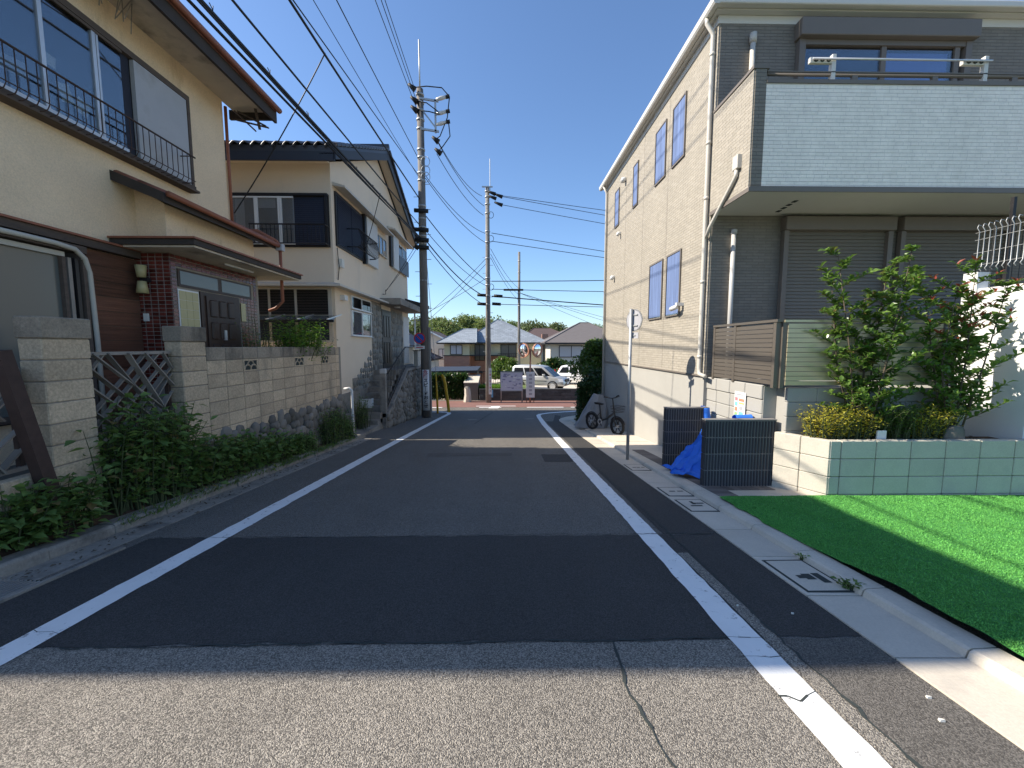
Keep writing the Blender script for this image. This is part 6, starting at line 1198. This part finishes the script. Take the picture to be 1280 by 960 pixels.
for k, (x, r_, lab) in enumerate(((4.28, .36, 'yellow-leaved low bush at the angled planter corner'), (4.98, .24, 'yellow-leaved low bush beside the small white planter light'), (5.5, .26, 'yellow-leaved low bush at the foot of the red-tipped shrub'))):
    stems_plant('low_bush', lab, 'bush', (x, 5.1, .28), int(420*r_), r_, .48, .7, .042, 18, 'l_yellow' if k == 0 else 'l_mid' if k == 1 else 'l_yellow', 'twig', 'yellow bushes in the planter', 180+k, .5, (0, 0, 0), .4, ry=.09)
pl_ = thing('planter_light', 'small square white spotlight standing in the planter soil', 'garden light', (4.75, 4.99, .28)); MB().tube([(4.75, 4.99, .27), (4.75, 4.99, .34)], .012, 6).build('spike', 'black_metal', pl_); B(4.69, 4.81, 4.975, 5.0, .335, .45).build('lamp_face', 'white_metal', pl_, bevel=.008)
rk = thing('planter_rock', 'dark rounded rock on the planter soil below the red-tipped shrub', 'rock', (5.7, 5.0, .3)); link('rock', stones[3], rk, (0, 0, .08), scale=(.3, .14, .3))
n = 900; P = np.stack([4.1+rng.random(n)*2.2, 4.99+rng.random(n)*.3, np.full(n, .292)], 1); mu = leafy('leaf_mulch', 'bark', None, P, np.stack([rng.normal(0, 1, n), rng.normal(0, 1, n), rng.random(n)*.5], 1), .03+.04*rng.random(n), np.full(n, .02)); ident(mu, 'stuff', 'brown bark chips scattered over the planter soil', 'mulch')
# weeds in the gutter, potted plants by the stairs
stems_plant('gutter_weed', 'small weed at the far edge of the slotted drain cover', 'weed', (2.49, 3.22, gz(3.22)), 6, .02, .05, .9, .03, 8, 'l_weed', 'twig', None, 200, .6, (0, 0, 0), .5)
stems_plant('gutter_weed', 'larger serrated weed at the near corner of the slotted drain cover', 'weed', (2.49, 2.76, gz(2.76)), 9, .03, .06, 1.0, .04, 8, 'l_weed', 'twig', None, 201, .6, (0, 0, 0), .5)
stems_plant('potted_shrub', 'bushy green shrub beside the lowest concrete step', 'shrub', (-4.35, 12.25, -.95), 50, .22, .95, .35, .07, 16, 'l_weed', 'twig', None, 210, .4, (0, 0, 0), .5)
rk = thing('garden_rock', 'rough dark rock beside the foot of the concrete steps', 'rock', (-4.6, 11.7, -.95)); link('rock', stones[1], rk, (0, 0, .2), scale=(.6, .7, .7))
pt = thing('planter_box', 'white plastic planter box on the concrete steps', 'planter box', (-4.55, 13.7, -.3)); B(-4.75, -4.35, 13.3, 13.5, -.5, -.2).build('box', 'white_metal', pt, bevel=.01); B(-4.72, -4.38, 13.32, 13.48, -.21, -.195).build('soil', 'soil', pt)
# a few scraps on the asphalt
for k, (x, y, s, lab) in enumerate(((1.55, 2.55, .006, 'tiny white scrap on the dark asphalt patch'), (1.85, 2.45, .008, 'white pebble near the gutter edge on the dark asphalt'), (2.0, 1.75, .011, 'white paper scrap on the sunlit asphalt strip'), (1.92, 1.62, .012, 'folded white scrap beside the painted line'))):
    sc_ = MB().hexa([(x-s, y-s*.5, gz(y)+.006), (x+s, y-s*.6, gz(y)+.006), (x+s*.8, y+s*.5, gz(y)+.006), (x-s*.7, y+s*.6, gz(y)+.006)], [(x-s*.8, y-s*.4, gz(y)+.014), (x+s*.9, y-s*.4, gz(y)+.018), (x+s*.6, y+s*.4, gz(y)+.013), (x-s*.6, y+s*.5, gz(y)+.016)]).build('litter_scrap', 'paper', None, origin=(x, y, gz(y))); ident(sc_, None, lab, 'litter')

n = 260; Yl = 2.6+rng.random(n)*7.6; Pl = np.stack([-3.78+np.abs(rng.normal(0, .12, n)), Yl, -SL*Yl+.014], 1); dl = leafy('leaf_litter', 'bark', None, Pl, np.stack([rng.normal(0, 1, n), rng.normal(0, 1, n), rng.random(n)*.2], 1), .02+.035*rng.random(n), np.full(n, .018)); ident(dl, 'stuff', 'dry brown leaves scattered along the foot of the old kerb', 'leaf litter')
